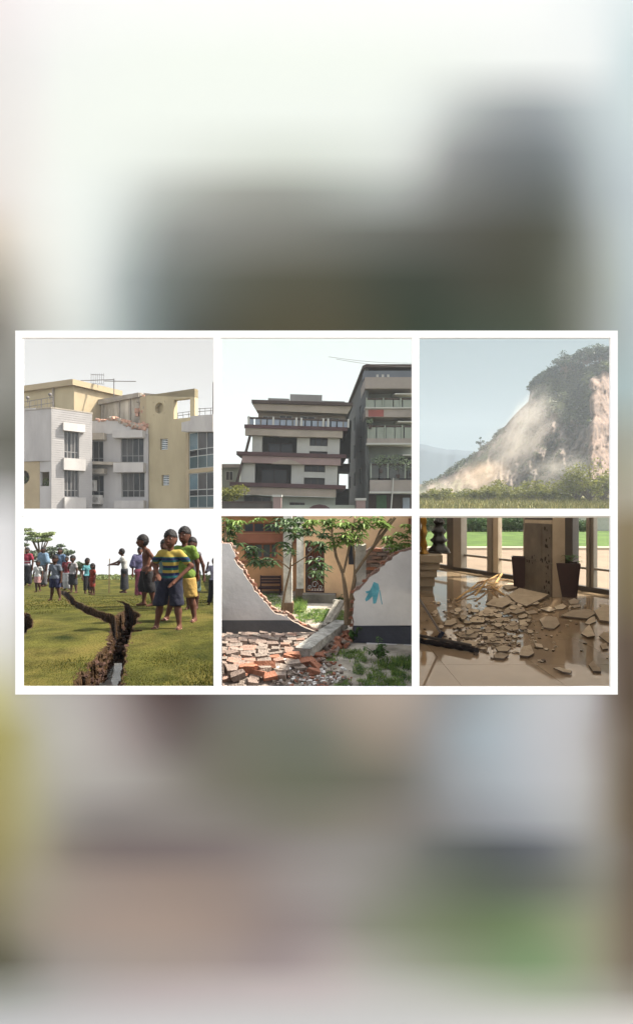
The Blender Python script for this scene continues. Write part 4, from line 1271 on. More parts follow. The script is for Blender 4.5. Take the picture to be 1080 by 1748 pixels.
tag(mb.build('soil_clods', [m_rim, mat('red_soil', S(56, 37, 28), .97, .3, 8, .6)]), 'lumps of dark red soil along the crack in the field', 'soil', kind='stuff')
# short grass blades
mb = MB()
for k in range(52000):
    y = math.exp(rng.uniform(math.log(3.76), math.log(13)))
    cx = rng.uniform(30, 1060)
    z = zfield(y)
    if rng.random() > (13.0 - y) / 6.5: continue
    if crack_in(cx, (2 - z / y * F) / K) > -0.1: continue
    x = (26 + K * cx - 540) / F * y
    blades(mb, rng, (x, y, z - .004), 1, 0.027 * (1.1 - .06 * y) * (0.6 + 0.8 * max(0, .5 + mnoise.noise(Vector((x * 1.7, y * 1.7, 4))))), 0.02, rng.choice([0, 0, 1]), 0.0045 * (y / 4) ** .5)
tag(mb.build('grass', [mat('blade_green', S(50, 55, 20), .9, .25, 3, spec=.05), mat('blade_straw', S(92, 84, 40), .9, .25, 3, spec=.05)]), 'short green and straw-coloured turf on the field', 'grass', kind='stuff')
# white sky beyond the field
SD = 27.0
o = MB().add([W(-700, 0, SD).xy.to_3d() + Vector((0, 0, -4.6)), W(372, 0, SD).xy.to_3d() + Vector((0, 0, -4.6)), W(372, 0, SD).xy.to_3d() + Vector((0, 0, 0.0)), W(-700, 0, SD).xy.to_3d() + Vector((0, 0, 0.0))], [(0, 1, 2, 3)]).build('sky', skymat('sky_view_4', S(253, 253, 253), 1.05 / 2 ** EXPO))
tag(o, kind='structure')
# far crop strip on the horizon and trees
ml4 = leafmat('leaf_far_field', S(70, 82, 46), S(104, 112, 70), 2.0)
mb = MB()
for k in range(1500):
    cx = rng.uniform(-60, 1060); y = rng.uniform(21.5, 23.6)
    x = (26 + K * cx - 540) / F * y
    leaves(mb, rng, (x, y, zfield(y) + rng.uniform(0, .07)), (.12, .1, .03), 2, .07)
tag(mb.build('crop_strip', ml4), 'thin green strip of crops along the horizon', 'crops', kind='stuff')
def field_tree(cx, ybase, d, h, clumps, lm, label, name='field_tree'):
    x = (26 + K * cx - 540) / F * d
    b0 = Vector((x, d, zfield(d)))
    t = thing(name, b0, label, 'tree')
    tk, lf = MB(), MB()
    topc = Vector((0, 0, 0))
    for (ccx, ccy, rw, rh, n) in clumps:
        c = C(4, ccx, ccy, d)
        topc += c / len(clumps)
    fork = b0.lerp(topc, 0.55)
    tk.tube([b0, fork], [.07, .045], 7)
    for (ccx, ccy, rw, rh, n) in clumps:
        c = C(4, ccx, ccy, d) + Vector((0, rng.uniform(-.3, .3), 0))
        s = K / F * d
        leaves(lf, rng, c, (rw * s, rw * s * .8, rh * s), n, .075)
        tk.tube([fork, fork.lerp(c, .5) + Vector((0, 0, -.05)), c], [.05, .03, .012], 5)
    lf.build('crown', lm, t); tk.build('trunk', bark, t)
ml4b = leafmat('leaf_feathery', S(92, 104, 66), S(126, 136, 92), 2.0)
ml4c = leafmat('leaf_grey_green', S(66, 76, 62), S(92, 102, 82), 2.0)
field_tree(140, 330, 21, 3, [(62, 100, 26, 7, 60), (85, 118, 30, 8, 90), (112, 128, 34, 10, 120), (140, 132, 36, 14, 150), (165, 125, 30, 9, 100), (186, 118, 18, 7, 60), (172, 150, 34, 8, 100), (70, 140, 30, 7, 70), (130, 155, 34, 10, 90)], ml4b, 'feathery light green flat-topped tree behind the crowd')
field_tree(30, 330, 20, 3, [(20, 120, 30, 10, 110), (45, 150, 34, 9, 110), (60, 178, 30, 8, 90), (10, 180, 40, 14, 140)], ml4c, 'spreading grey-green tree at the edge of the field view')
field_tree(215, 330, 22, 2.5, [(205, 205, 36, 18, 170), (235, 185, 20, 8, 80), (245, 222, 40, 20, 190), (275, 222, 26, 12, 110), (185, 232, 34, 22, 170), (90, 230, 40, 26, 240), (130, 250, 44, 26, 240)], ml4c, 'wide dark leafy trees massed behind the crowd')
field_tree(345, 330, 22.5, 1.5, [(345, 285, 22, 20, 160), (375, 290, 26, 18, 150), (325, 300, 22, 16, 120)], ml4c, 'small hazy bushy tree beyond the two girls')

# ---------------------------------------------------------------- people
SKIN = mat('skin_brown', S(74, 47, 36), 0.75, 0.14, 8, spec=0.15)
SKIN2 = mat('skin_dark_brown', S(58, 38, 30), 0.75, 0.14, 8, spec=0.15)
HAIR = mat('hair_black', S(18, 15, 15), 0.7, 0.2, 20, spec=0.2)
EYEW = mat('eye_white', S(130, 116, 106), 0.5, 0.0)
EYEB = mat('eye_dark', S(30, 22, 20), 0.3, 0.0)
def cloth(name, rgb, var=0.14):
    return mat('cloth_' + name, tuple(c * 0.4 for c in S(*rgb)), 0.9, var, 10, 0.35, 25)
def striped(name, stops):
    m = bpy.data.materials.new('cloth_' + name)
    m.use_nodes = True
    nt = m.node_tree
    b = nt.nodes['Principled BSDF']; b.inputs['Roughness'].default_value = 0.9; b.inputs['Specular IOR Level'].default_value = 0.2
    tc = nt.nodes.new('ShaderNodeTexCoord'); sp = nt.nodes.new('ShaderNodeSeparateXYZ')
    nt.links.new(tc.outputs['Object'], sp.inputs[0])
    r = nt.nodes.new('ShaderNodeValToRGB'); r.color_ramp.interpolation = 'CONSTANT'
    while len(r.color_ramp.elements) > 1: r.color_ramp.elements.remove(r.color_ramp.elements[0])
    for k, (p, c) in enumerate(stops):
        e = r.color_ramp.elements[0] if k == 0 else r.color_ramp.elements.new(p)
        e.position = p; e.color = (*[q * .42 for q in S(*c)], 1)
    nt.links.new(sp.outputs[2], r.inputs[0]); nt.links.new(r.outputs[0], b.inputs['Base Color'])
    return m

def person(cx, cy_top, cy_foot, label, pose=None, turn=0.0, wear=(), skin=SKIN, child=True, res=0.022, face=False, hair='short', extra=None, dy=0.0):
    """cx, head top and feet in crop coordinates; pose overrides joints given in units of body height"""
    d = on_field(cx, cy_foot) + dy
    H = (cy_foot - cy_top) * K * d / F
    base = Vector(((26 + K * cx - 540) / F * d, d, zfield(d)))
    J = dict(head=(0, -.005, .918), neck=(0, 0, .80), chest=(0, 0, .70), waist=(0, 0, .60), pelvis=(0, 0, .525),
             ls=(-.088, 0, .768), rs=(.088, 0, .768), le=(-.135, .01, .62), re=(.135, .01, .62), lh=(-.145, -.02, .475), rh=(.145, -.02, .475),
             lp=(-.048, 0, .505), rp=(.048, 0, .505), lk=(-.055, -.01, .275), rk=(.055, -.01, .275), la=(-.058, .01, .04), ra=(.058, .01, .04))
    if not child:
        J['head'] = (0, -.005, .932)
        J['neck'] = (0, 0, .83); J['ls'] = (-.096, 0, .805); J['rs'] = (.096, 0, .805); J['chest'] = (0, 0, .73); J['le'] = (-.14, .01, .64); J['re'] = (.14, .01, .64)
    J.update(pose or {})
    V_ = {k: np.array(v, float) for k, v in J.items()}
    hr = np.array((.060, .070, .080) if child else (.047, .058, .067))
    sq = (1.0, 1.28, 1.0)
    torso = [(V_['waist'], V_['chest'], .066, .078, sq), (V_['pelvis'], V_['waist'], .068, .064, sq), (V_['chest'], V_['neck'] - np.array((0, 0, .04)), .072, .036, sq),
             (V_['ls'], V_['rs'], .031, .031), (V_['lp'], V_['rp'], .06, .06)]
    def hand(w, e, out):
        dirv = (w - e) / (np.linalg.norm(w - e) + 1e-9)
        sidev = np.cross(dirv, (0, 0, 1.0)); sidev = sidev / (np.linalg.norm(sidev) + 1e-9)
        palm = w + dirv * .035
        L = [(w, palm, .015, .019)]
        for k, ln in zip((-1.5, -.5, .5, 1.5), (.036, .044, .042, .032)):
            b0 = palm + sidev * k * .0095
            m0 = b0 + dirv * ln * .55 + np.array((0, -.004, 0))
            L += [(b0, m0, .0075, .0068), (m0, m0 + dirv * ln * .5 + np.array((0, -.012, -.004)), .0068, .0055)]
        L.append((w + dirv * .01, w + dirv * .03 + sidev * out * .028 + np.array((0, -.008, 0)), .009, .0065))
        return L
    arms = []
    for s, o in (('l', 1), ('r', -1)):
        arms += [(V_[s + 's'], V_[s + 'e'], .030, .024), (V_[s + 'e'], V_[s + 'h'], .025, .016)] + hand(V_[s + 'h'], V_[s + 'e'], o)
    legs = []
    for s in 'lr':
        a = V_[s + 'a']
        toe = a + np.array((.012 * (-1 if s == 'l' else 1), -.085, -.022)); heel = a + np.array((0, .022, -.02))
        legs += [(V_[s + 'p'], V_[s + 'k'], .056, .036), (V_[s + 'k'], (V_[s + 'k'] * .6 + a * .4) + np.array((0, .012, 0)), .036, .036),
                 ((V_[s + 'k'] * .6 + a * .4) + np.array((0, .012, 0)), a, .036, .021), (heel, toe, .021, .016), (a, a + np.array((0, -.04, -.015)), .021, .018)]
    hd = V_['head']
    headc = [('e', hd, hr), ('e', hd + np.array((0, -.012, -hr[2] * .45)), hr * np.array((.72, .8, .6))), (V_['neck'] - np.array((0, 0, .03)), hd - np.array((0, -.01, hr[2] * .5)), .030, .029),
             ('e', hd + np.array((hr[0], .006, -.008)), (.008, .013, .018)), ('e', hd + np.array((-hr[0], .006, -.008)), (.008, .013, .018)),
             (hd + np.array((0, -hr[1] * .96, .002)), hd + np.array((0, -hr[1] * 1.14, -.022)), .006, .010)]
    allc = torso + arms + legs + headc
    pts = np.array([p for c in allc for p in ((c[0], c[1]) if not isinstance(c[0], str) else (c[1], c[1]))], float)
    lo, hi = pts.min(0) - .11, pts.max(0) + .11
    rs = res
    vv, ff = surface_net(lambda P: sd_caps(P, allc, .014), lo, hi, rs * 0.62)
    body = mesh_obj('person', vv * H, ff, skin, smooth=True)
    body.location = base - Vector((0, 0, min(v[2] for v in vv) * H * 1.0))
    body.rotation_euler = (0, 0, turn)
    tag(body, label, 'person', 'people standing on the cracked field')
    def shell(name, caps, infl, cut, m, k=.02, parent=body, rr=rs):
        def fn(P):
            f = sd_caps(P, caps, k) - infl + .0032 * np.sin(P[:, 0] * 75 + 30 * P[:, 2]) * np.sin(P[:, 1] * 40 + P[:, 2] * 22 + 1.0)
            for (axis, sign, val) in cut:
                f = np.maximum(f, sign * (P[:, axis] - val))
            return f
        v2, f2_ = surface_net(fn, lo, hi, rr * 0.7)
        if len(f2_): return mesh_obj(name, v2 * H, f2_, m, parent, smooth=True, local=True)
    # hair
    if hair:
        hc = [('e', hd + np.array((0, .006, .006)), hr * np.array((1.13, 1.14, 1.16)))]
        if hair == 'long': hc += [(hd + np.array((0, .05, -.0)), hd + np.array((0, .06, -.13)), .05, .03)]
        if hair == 'bun': hc += [('e', hd + np.array((0, .075, .0)), (.035, .03, .035))]
        zf_, yb_ = hd[2] + hr[2] * .34, hd[1] + .002
        def fh(P):
            f = sd_caps(P, hc, .02)
            f = f + 0.005 * np.sin(P[:, 0] * 160) * np.sin(P[:, 1] * 140) * np.sin(P[:, 2] * 150)
            hole = np.minimum(zf_ + .012 * np.sin(P[:, 0] * 60 + 1) - P[:, 2], yb_ - P[:, 1])
            low = (hd[2] - hr[2] * .75) - P[:, 2] if hair != 'long' else -np.ones(len(P))
            return np.maximum(np.maximum(f, hole), low)
        v2, f2_ = surface_net(fh, hd - .2, hd + .13, rs * .45)
        mesh_obj('hair', v2 * H, f2_, HAIR, body, smooth=True, local=True)
    if face:
        for s in (-1, 1):
            e = hd + np.array((s * .024, -hr[1] * .90, .006))
            mb = MB(); mb.lathe([(.001, -.007), (.008, -.004), (.011, 0), (.008, .004), (.001, .007)], (0, 0, 0), 10); mb.v = [Vector((v.x * H, v.y * H * .6, v.z * H)) + Vector(e * H) for v in mb.v]
            eo = mb.build('eye', EYEW, body, True, True)
            mb = MB(); mb.lathe([(.001, -.006), (.005, -.003), (.006, 0), (.005, .003), (.001, .006)], (0, 0, 0), 8); mb.v = [Vector((v.x * H, v.y * H * .6, v.z * H)) + Vector((e + np.array((0, -.006, 0))) * H) for v in mb.v]
            mb.build('pupil', EYEB, eo, True, True)
            mb = MB(); mb.tube([Vector((e + np.array((q * .016, -.004 + abs(q) * .004, .019 - abs(q) * .003))) * H) for q in (-1, 0, 1)], .0035 * H, 6); mb.build('eyebrow', HAIR, body, True, True)
        mb = MB(); mb.tube([Vector((hd + np.array((q * .019, -hr[1] * .93 + abs(q) * .006, -hr[2] * .56))) * H) for q in (-1, -.5, 0, .5, 1)], [.002 * H, .0045 * H, .005 * H, .0045 * H, .002 * H], 6); mb.build('mouth', mat('lips', S(120, 66, 60), .5, .05), body, True, True)
    for wname, kind, prm, m in wear:
        if kind == 'shirt':                 # prm: hem z, sleeve fraction
            caps = torso[:4]
            for s in 'lr':
                if prm[1] > 0:
                    e = V_[s + 's'] + (V_[s + 'e'] - V_[s + 's']) * min(prm[1], 1)
                    caps.append((V_[s + 's'], e, .029, .032))
                    if prm[1] > 1: caps.append((V_[s + 'e'], V_[s + 'e'] + (V_[s + 'h'] - V_[s + 'e']) * (prm[1] - 1), .03, .024))
            caps = caps + ([torso[4]] if prm[0] < .53 else [])
            shell(wname, caps, .009, [(2, -1, prm[0])], m, .014)
        elif kind == 'shorts':              # prm: hem z, waist z, flare
            caps = [torso[4], (V_['pelvis'], V_['waist'], .068, .064, sq)]
            for s in 'lr':
                caps.append((V_[s + 'p'], V_[s + 'k'], .058, .042 + prm[2]))
                if prm[0] < V_[s + 'k'][2] - .02: caps.append((V_[s + 'k'], V_[s + 'a'], .042 + prm[2], .03 + prm[2]))
            shell(wname, caps, .011, [(2, -1, prm[0]), (2, 1, prm[1])], m, .012)
        elif kind == 'skirt':               # prm: hem z, waist z, hem radius
            shell(wname, [torso[4], (V_['pelvis'], np.array((V_['pelvis'][0], V_['pelvis'][1], prm[0])), .075, prm[2], (1, 1.2, 1))], .012, [(2, -1, prm[0]), (2, 1, prm[1])], m)
        elif kind == 'shawl':
            caps = torso[:4] + [(V_['ls'], V_['le'], .045, .055), (V_['rs'], V_['re'], .045, .05)]
            shell(wname, caps, .014, [(2, -1, prm[0])], m, .03)
    for nm, fn_ in (extra or {}).items():
        fn_(body, V_, H, nm)
    return body
def sandals(m):
    def f(body, V_, H, nm):
        for s in 'lr':
            a = V_[s + 'a']; mb = MB()
            c = a + np.array((.006 * (-1 if s == 'l' else 1), -.035, -.039))
            pr = [(math.cos(t) * .026, math.sin(t) * .068) for t in [i * math.pi / 8 for i in range(16)]]
            mb.prism([Vector((c + np.array((x, y, 0))) * H) for x, y in pr], (0, 0, .012 * H)); so = mb.build('sandal', m, body, False, True)
            mb = MB(); mb.tube([Vector((a + np.array((q * .024, -.055, -.028 + (1 - q * q) * .026))) * H) for q in (-1, -.5, 0, .5, 1)], .006 * H, 6); mb.build('strap', m, so, False, True)
    return f
Y_, N_, T_ = (196, 172, 84), (34, 44, 84), (32, 96, 96)
def stripe_stops(H):
    seq = [(.0, T_), (.50, T_), (.53, T_), (.545, N_), (.575, Y_), (.602, T_), (.622, N_), (.648, Y_), (.682, T_), (.700, N_), (.725, T_), (.735, Y_), (.79, Y_)]
    return seq
# 1 the boy in front
d1 = on_field(815, 622); H1 = (622 - 105) * K * d1 / F
def sc(st, H, zoff=0): return [(max(0, min(1, p * H + zoff)), c) for p, c in st]
person(818, 105, 624, 'boy in a yellow, teal and navy striped shirt, hands on hips, in front', face=True, res=.013,
       pose=dict(le=(-.185, .035, .665), lh=(-.105, -.075, .565), re=(.205, .02, .64), rh=(.075, -.105, .50), lk=(-.10, -.01, .275), la=(-.145, .01, .04), rk=(.07, -.02, .275), ra=(.095, -.02, .04)),
       wear=(('shirt', 'shirt', (.475, .62), striped('stripes', sc(stripe_stops(H1), H1))), ('shorts', 'shorts', (.245, .53, .016), cloth('navy', (36, 38, 58)))),
       extra={'sandal': sandals(mat('sandal_tan', S(150, 112, 96), .8, .1))})
person(892, 104, 600, 'boy in a lime green shirt and yellow shorts behind the striped boy', face=True, res=.015, turn=-.15, dy=.25,
       pose=dict(le=(-.15, .02, .63), lh=(-.16, .03, .49), re=(.13, .03, .63), rh=(.12, .06, .50), lk=(-.12, -.02, .28), la=(-.21, .02, .04), rk=(.08, -.02, .28), ra=(.12, -.02, .04)),
       wear=(('shirt', 'shirt', (.42, .55), cloth('lime', (128, 156, 62))), ('shorts', 'shorts', (.27, .47, .018), cloth('yellow', (196, 160, 84)))),
       extra={'sandal': sandals(mat('sandal_rose', S(168, 128, 116), .8, .1))})
person(932, 142, 520, 'thin person in a grey vest behind the lime green boy', skin=SKIN2, res=.02,
       pose=dict(re=(.15, .01, .61), rh=(.165, -.01, .47)), wear=(('vest', 'shirt', (.48, .0), cloth('greyvest', (120, 116, 116))), ('shorts', 'shorts', (.25, .53, .012), cloth('tealshorts', (80, 104, 100)))))
person(788, 152, 515, 'person in a teal shirt and pale cap half hidden behind the striped boy', skin=SKIN2, res=.02, hair='short',
       wear=(('shirt', 'shirt', (.47, .6), cloth('tealshirt', (112, 136, 132))), ('trousers', 'shorts', (.06, .53, .01), cloth('jeansdark', (64, 74, 88)))))
person(748, 268, 478, 'small child in a salmon patterned top and jeans behind the shirtless boy', skin=SKIN2, res=.02,
       wear=(('top', 'shirt', (.47, .6), cloth('salmon', (170, 112, 92), .3)), ('jeans', 'shorts', (.14, .53, .012), cloth('jeans', (70, 84, 108)))))
person(692, 120, 503, 'shirtless boy in dark shorts looking down at the crack', face=True, res=.016, turn=math.radians(-62),
       pose=dict(head=(0, -.055, .895), neck=(0, -.02, .80), le=(-.13, .07, .65), lh=(-.12, .0, .53), re=(.13, .08, .65), rh=(.12, .02, .53), lk=(-.055, -.035, .285), la=(-.06, -.03, .04), rk=(.055, .03, .275), ra=(.055, .08, .04)),
       wear=(('shorts', 'shorts', (.20, .49, .02), cloth('black', (36, 32, 34))),), skin=SKIN)
person(657, 193, 446, 'woman in a pink and blue sari behind the shirtless boy', child=False, hair='bun', res=.02, turn=.5, skin=SKIN,
       wear=(('sari', 'skirt', (.02, .60, .095), cloth('sari', (150, 78, 96), .45)), ('wrap', 'shawl', (.5,), cloth('wrap', (116, 112, 150), .45)), ('blouse', 'shirt', (.66, .5), cloth('blouse', (176, 108, 76), .2))))
def stick(body, V_, H, nm):
    h = V_['lh']; mb = MB()
    mb.tube([Vector((h + np.array((-.005, -.04, .12))) * H), Vector((h + np.array((-.01, -.05, -.05))) * H), Vector(np.array((h[0] + .02, h[1] - .05, .0)) * H)], .012 * H, 7)
    o = mb.build('measuring_stick', mat('stick_wood', S(150, 126, 92), .9, .2, 6))
    o.location = body.location; o.rotation_euler = body.rotation_euler
    tag(o, 'thin wooden stick held down to the ground by the bending man', 'stick')
person(575, 200, 434, 'man in a white vest and dark wrap holding a stick over the ground', child=False, hair='short', res=.018, turn=math.radians(-72), skin=SKIN2,
       pose=dict(head=(0, -.06, .93), neck=(0, -.03, .83), chest=(0, -.01, .73), ls=(-.1, -.03, .80), rs=(.1, -.03, .80), le=(-.10, -.14, .70), lh=(-.05, -.27, .66), re=(.10, -.12, .66), rh=(.04, -.25, .655), la=(-.075, -.02, .04), ra=(.075, .02, .04)),
       wear=(('vest', 'shirt', (.53, .35), cloth('offwhite', (206, 204, 198))), ('wrap', 'skirt', (.09, .56, .10), cloth('charcoal', (48, 50, 54)))), extra={'stick': stick})
person(380, 250, 436, 'girl in a teal top and black leggings, back to the crowd', hair='long', res=.02, turn=.9, skin=SKIN2,
       wear=(('top', 'shirt', (.47, .5), cloth('aqua', (92, 156, 164))), ('leggings', 'shorts', (.10, .52, .004), cloth('blackleg', (34, 32, 36)))))
person(407, 278, 443, 'girl in a rust red dress beside the teal girl', hair='long', res=.02, turn=-.5, skin=SKIN2,
       wear=(('dress', 'skirt', (.27, .6, .085), cloth('rust', (150, 58, 42))), ('bodice', 'shirt', (.55, .3), cloth('rust', (150, 58, 42)))))
person(303, 236, 432, 'boy in a pale shirt and dark shorts standing with feet apart', res=.02, turn=-.3, skin=SKIN2,
       pose=dict(le=(-.12, -.03, .66), lh=(-.05, -.06, .74), lk=(-.055, 0, .28), la=(-.07, .02, .04), rk=(.08, -.01, .28), ra=(.13, -.01, .04)),
       wear=(('shirt', 'shirt', (.46, .5), cloth('palegrey', (178, 172, 172))), ('shorts', 'shorts', (.22, .52, .014), cloth('darkgrey', (52, 52, 58)))))
person(272, 242, 418, 'slim person in a red top and white trousers behind the pale-shirted boy', child=False, res=.02, skin=SKIN2,
       wear=(('top', 'shirt', (.48, .6), cloth('maroon', (130, 48, 58))), ('trousers', 'shorts', (.05, .53, .014), cloth('whitetr', (214, 214, 216)))))
person(210, 236, 472, 'boy in a grey-blue shirt and navy shorts beside the head of the crack', face=True, res=.017, skin=SKIN2,
       pose=dict(le=(-.135, .02, .63), lh=(-.13, -.02, .50), lk=(-.06, -.01, .275), la=(-.09, 0, .04), rk=(.07, -.01, .275), ra=(.11, 0, .04)),
       wear=(('shirt', 'shirt', (.44, .6), cloth('slate', (110, 118, 130))), ('shorts', 'shorts', (.29, .50, .016), cloth('navy2', (38, 40, 74)))))
person(120, 262, 428, 'small child in a white top and pink shorts', res=.02, skin=SKIN2, pose=dict(rk=(.05, -.05, .30), ra=(.045, .03, .06)),
       wear=(('top', 'shirt', (.46, .5), cloth('whitetop', (206, 206, 204))), ('shorts', 'shorts', (.30, .50, .014), cloth('pink', (206, 158, 154)))))
person(148, 192, 398, 'man wrapped in a pale blue shawl behind the white-topped child', child=False, res=.02, turn=-.4, skin=SKIN2,
       wear=(('shawl', 'shawl', (.40,), cloth('paleblue', (128, 156, 180))), ('trousers', 'shorts', (.05, .55, .014), cloth('greytr', (104, 102, 104)))))
person(236, 196, 410, 'man in a blue shirt and dark trousers behind the grey-blue boy', child=False, res=.02, skin=SKIN2,
       wear=(('shirt', 'shirt', (.47, .9), cloth('steelblue', (92, 116, 146))), ('trousers', 'shorts', (.05, .55, .012), cloth('darktr', (46, 46, 52)))))
person(64, 194, 394, 'man in a red and white striped shirt at the left of the crowd', child=False, res=.02, skin=SKIN2,
       wear=(('shirt', 'shirt', (.50, .6), striped('redwhite', [(0, (190, 186, 190)), (.90, (160, 52, 74)), (.96, (206, 200, 202)), (1.0, (160, 52, 74))])), ('trousers', 'shorts', (.05, .55, .012), cloth('darktr', (46, 46, 52)))))
person(36, 236, 388, 'person in white half cut off by the left side of the field view', child=False, res=.02, skin=SKIN2,
       wear=(('shirt', 'shirt', (.48, .9), cloth('whitetop', (206, 206, 204))), ('trousers', 'shorts', (.05, .55, .014), cloth('whitetr', (214, 214, 216)))))
person(1048, 250, 495, 'dark-trousered person half hidden by the right side of the field view', child=False, res=.02, skin=SKIN2, pose=dict(re=(.09, .02, .64), rh=(.06, -.05, .52), le=(-.17, -.02, .70), lh=(-.13, -.04, .86), lk=(-.06, 0, .28), la=(-.11, 0, .04)),
       wear=(('shirt', 'shirt', (.48, .6), cloth('palelilac', (186, 184, 204))), ('trousers', 'shorts', (.06, .55, .008), cloth('darktr', (46, 46, 52)))))
# ================================================================ lower middle view: collapsed boundary wall, house and trees behind
rng = random.Random(51)
H5 = 2.4
def g5(cx, cy): return G(5, cx, cy, H5)
m_plast = mat('wall_plaster_pale', S(214, 211, 207), 0.92, 0.10, 1.6, 0.2, 12)
m_dado = mat('wall_dado_grey', S(92, 92, 94), 0.85, 0.15, 2.0, 0.2, 14)
m_dado2 = mat('wall_dado_slate', S(62, 64, 72), 0.85, 0.15, 2.0, 0.2, 14)
BR = [mat('brick_orange', S(152, 104, 82), 0.95, 0.25, 9, 0.5, 40), mat('brick_pink', S(142, 114, 100), 0.95, 0.25, 9, 0.5, 40), mat('brick_mortar', S(132, 120, 110), 0.97, 0.28, 9, 0.6, 30),
      mat('brick_dusty', S(126, 110, 100), 0.97, 0.25, 9, 0.6, 30)]
m_dirt = mat('yard_dirt', S(140, 132, 118), 0.97, 0.25, 1.8, 0.5, 25, col2=S(176, 168, 154))
# yard ground
def xr(px, y): return (px - 540) / F * y
yv, yf = [], []
rows = [3.7, 4.5, 5.5, 6.5, 7.5, 8.5, 9.5, 11, 12.5, 14, 17, 20, 24]
for y in rows:
    for i in range(25):
        px = 371 + (709 - 371) * i / 24
        yv.append((xr(px, y), y, -H5 + (0.03 * mnoise.noise(Vector((px * .03, y * 1.3, 0))) if 4 < y < 12 else 0) - 0.012))
for j in range(len(rows) - 1):
    for i in range(24):
        a = j * 25 + i
        yf.append((a, a + 1, a + 26, a + 25))
tag(mesh_obj('yard_ground', yv, yf, m_dirt, smooth=True), kind='structure')

def jag(pts, amp=5, step=14):
    """roughen a polyline"""
    out = []
    for (x0, y0), (x1, y1) in zip(pts[:-1], pts[1:]):
        n = max(1, int(math.hypot(x1 - x0, y1 - y0) / step))
        for k in range(n):
            t = k / n
            out.append((x0 + (x1 - x0) * t + rng.uniform(-amp, amp) * (k > 0), y0 + (y1 - y0) * t + rng.uniform(-amp, amp) * (k > 0)))
    out.append(pts[-1])
    return out
# --- left wall
fL = Fac(5, (14, 9.2), (560, 9.36))
wl = thing('boundary_wall', fL.pt(fL.L / 2, -H5), 'left part of the pale broken boundary wall with a grey base', 'wall')
edgeL = jag([(14, 168), (84, 176), (112, 270), (150, 312), (178, 368), (206, 412), (238, 452), (296, 520), (330, 546), (384, 552), (402, 576)], 8, 15)
mb = MB(); fL.poly(mb, [(14, 577)] + edgeL, -0.11, 0.0, 0, 1); mb.build('plaster', [m_plast, BR[2]], wl)
edgeB = jag([(402, 577), (424, 590), (462, 610), (500, 626), (545, 646)], 3, 14)
mb = MB(); fL.poly(mb, [(14, 664), (14, 577)] + edgeB + [(545, 664)], -0.12, 0.008, 0, 1); mb.build('dado', [m_dado, BR[2]], wl)
core = jag([(14, 166), (86, 173), (118, 266), (157, 306), (185, 362), (214, 406), (246, 447), (303, 514), (336, 539), (390, 546), (430, 582), (470, 604), (508, 622), (556, 644)], 6, 9)
mb = MB(); fL.poly(mb, [(14, 660)] + core + [(556, 660)], -0.26, -0.13); mb.build('brick_core', BR[1], wl)
bm = MB(); bm.box((0, 0, 0), (.20, .11, .065)); 
brick_me = bm.build('brick', BR[0]).data
bpy.data.objects.remove(bpy.data.objects['brick'])
brick_mes = []
for k in range(4):                            # four worn brick shapes in four tints
    me = brick_me.copy(); me.materials[0] = BR[k]
    for v in me.vertices:
        v.co += Vector((rng.uniform(-.02, .02), rng.uniform(-.012, .012), rng.uniform(-.01, .01)))
    brick_mes.append(me)
def brick(parent, loc, rot, s=1.0, tint=None, name='brick'):
    o = bpy.data.objects.new(name, brick_mes[rng.randrange(4) if tint is None else tint])
    COL.objects.link(o)
    o.location = loc; o.rotation_euler = rot; o.scale = (s, s, s) if not isinstance(s, tuple) else s
    if parent is not None: attach(o, parent)
    return o
for i in range(len(core) - 1):
    if core[i][0] < 90 : continue
    if i % 3: continue
    cx, cy = core[i]
    brick(wl, fL.pt(*fL.uz(cx - 8, cy + 11), -0.15 + rng.uniform(-.03, .02)), (rng.gauss(0, .06), rng.gauss(0, .06), rng.gauss(0, .12)), rng.uniform(.6, .9), rng.choice([0, 1, 1, 2]))
# --- right wall
fR = Fac(5, (726, 8.62), (1064, 8.5))
wr = thing('boundary_wall', fR.pt(fR.L / 2, -H5), 'right part of the pale broken boundary wall with blue paint', 'wall')
edgeR = jag([(730, 606), (732, 520), (737, 428), (765, 416), (792, 384), (832, 342), (868, 318), (900, 276), (960, 232), (1005, 215), (1064, 196)], 7, 17)
mb = MB(); fR.poly(mb, edgeR + [(1064, 604)], -0.11, 0.0, 0, 1); mb.build('plaster', [m_plast, BR[2]], wr)
mb = MB(); fR.poly(mb, [(731, 694), (731, 605), (1064, 612), (1064, 706)], -0.12, 0.01); mb.build('dado', m_dado2, wr)
coreR = jag([(727, 660), (728, 520), (731, 424), (758, 410), (786, 376), (826, 335), (862, 310), (894, 268), (955, 224), (1002, 207), (1064, 188)], 5, 14)
mb = MB(); fR.poly(mb, coreR + [(1064, 690)], -0.26, -0.13); mb.build('brick_core', BR[1], wr)
for i in range(4, len(coreR) - 1, 3):
    cx, cy = coreR[i]
    brick(wr, fR.pt(*fR.uz(cx + 5, cy + 9), -0.15), (rng.gauss(0, .08), rng.gauss(0, .08), rng.gauss(0, .12)), .8, rng.choice([0, 1]))
mb = MB(); fR.poly(mb, [(800, 704), (800, 694), (1064, 706), (1064, 716)], -0.1, 0.06); mb.build('footing', m_plast, wr)
# blue-green paint mark
m_paint = mat('paint_turquoise', S(86, 160, 176), 0.8, 0.18, 6, col2=S(110, 178, 190))
mb = MB()
for poly in ([(838, 374), (862, 384), (868, 410), (862, 440), (850, 488), (835, 490), (832, 450), (812, 470), (797, 478), (793, 466), (812, 430), (828, 400)], [(794, 425), (824, 418), (826, 430), (800, 436)], [(866, 420), (871, 418), (884, 492), (880, 494)]):
    fR.poly(mb, poly, 0.001, 0.005)
mb.build('paint_mark', m_paint, wr)
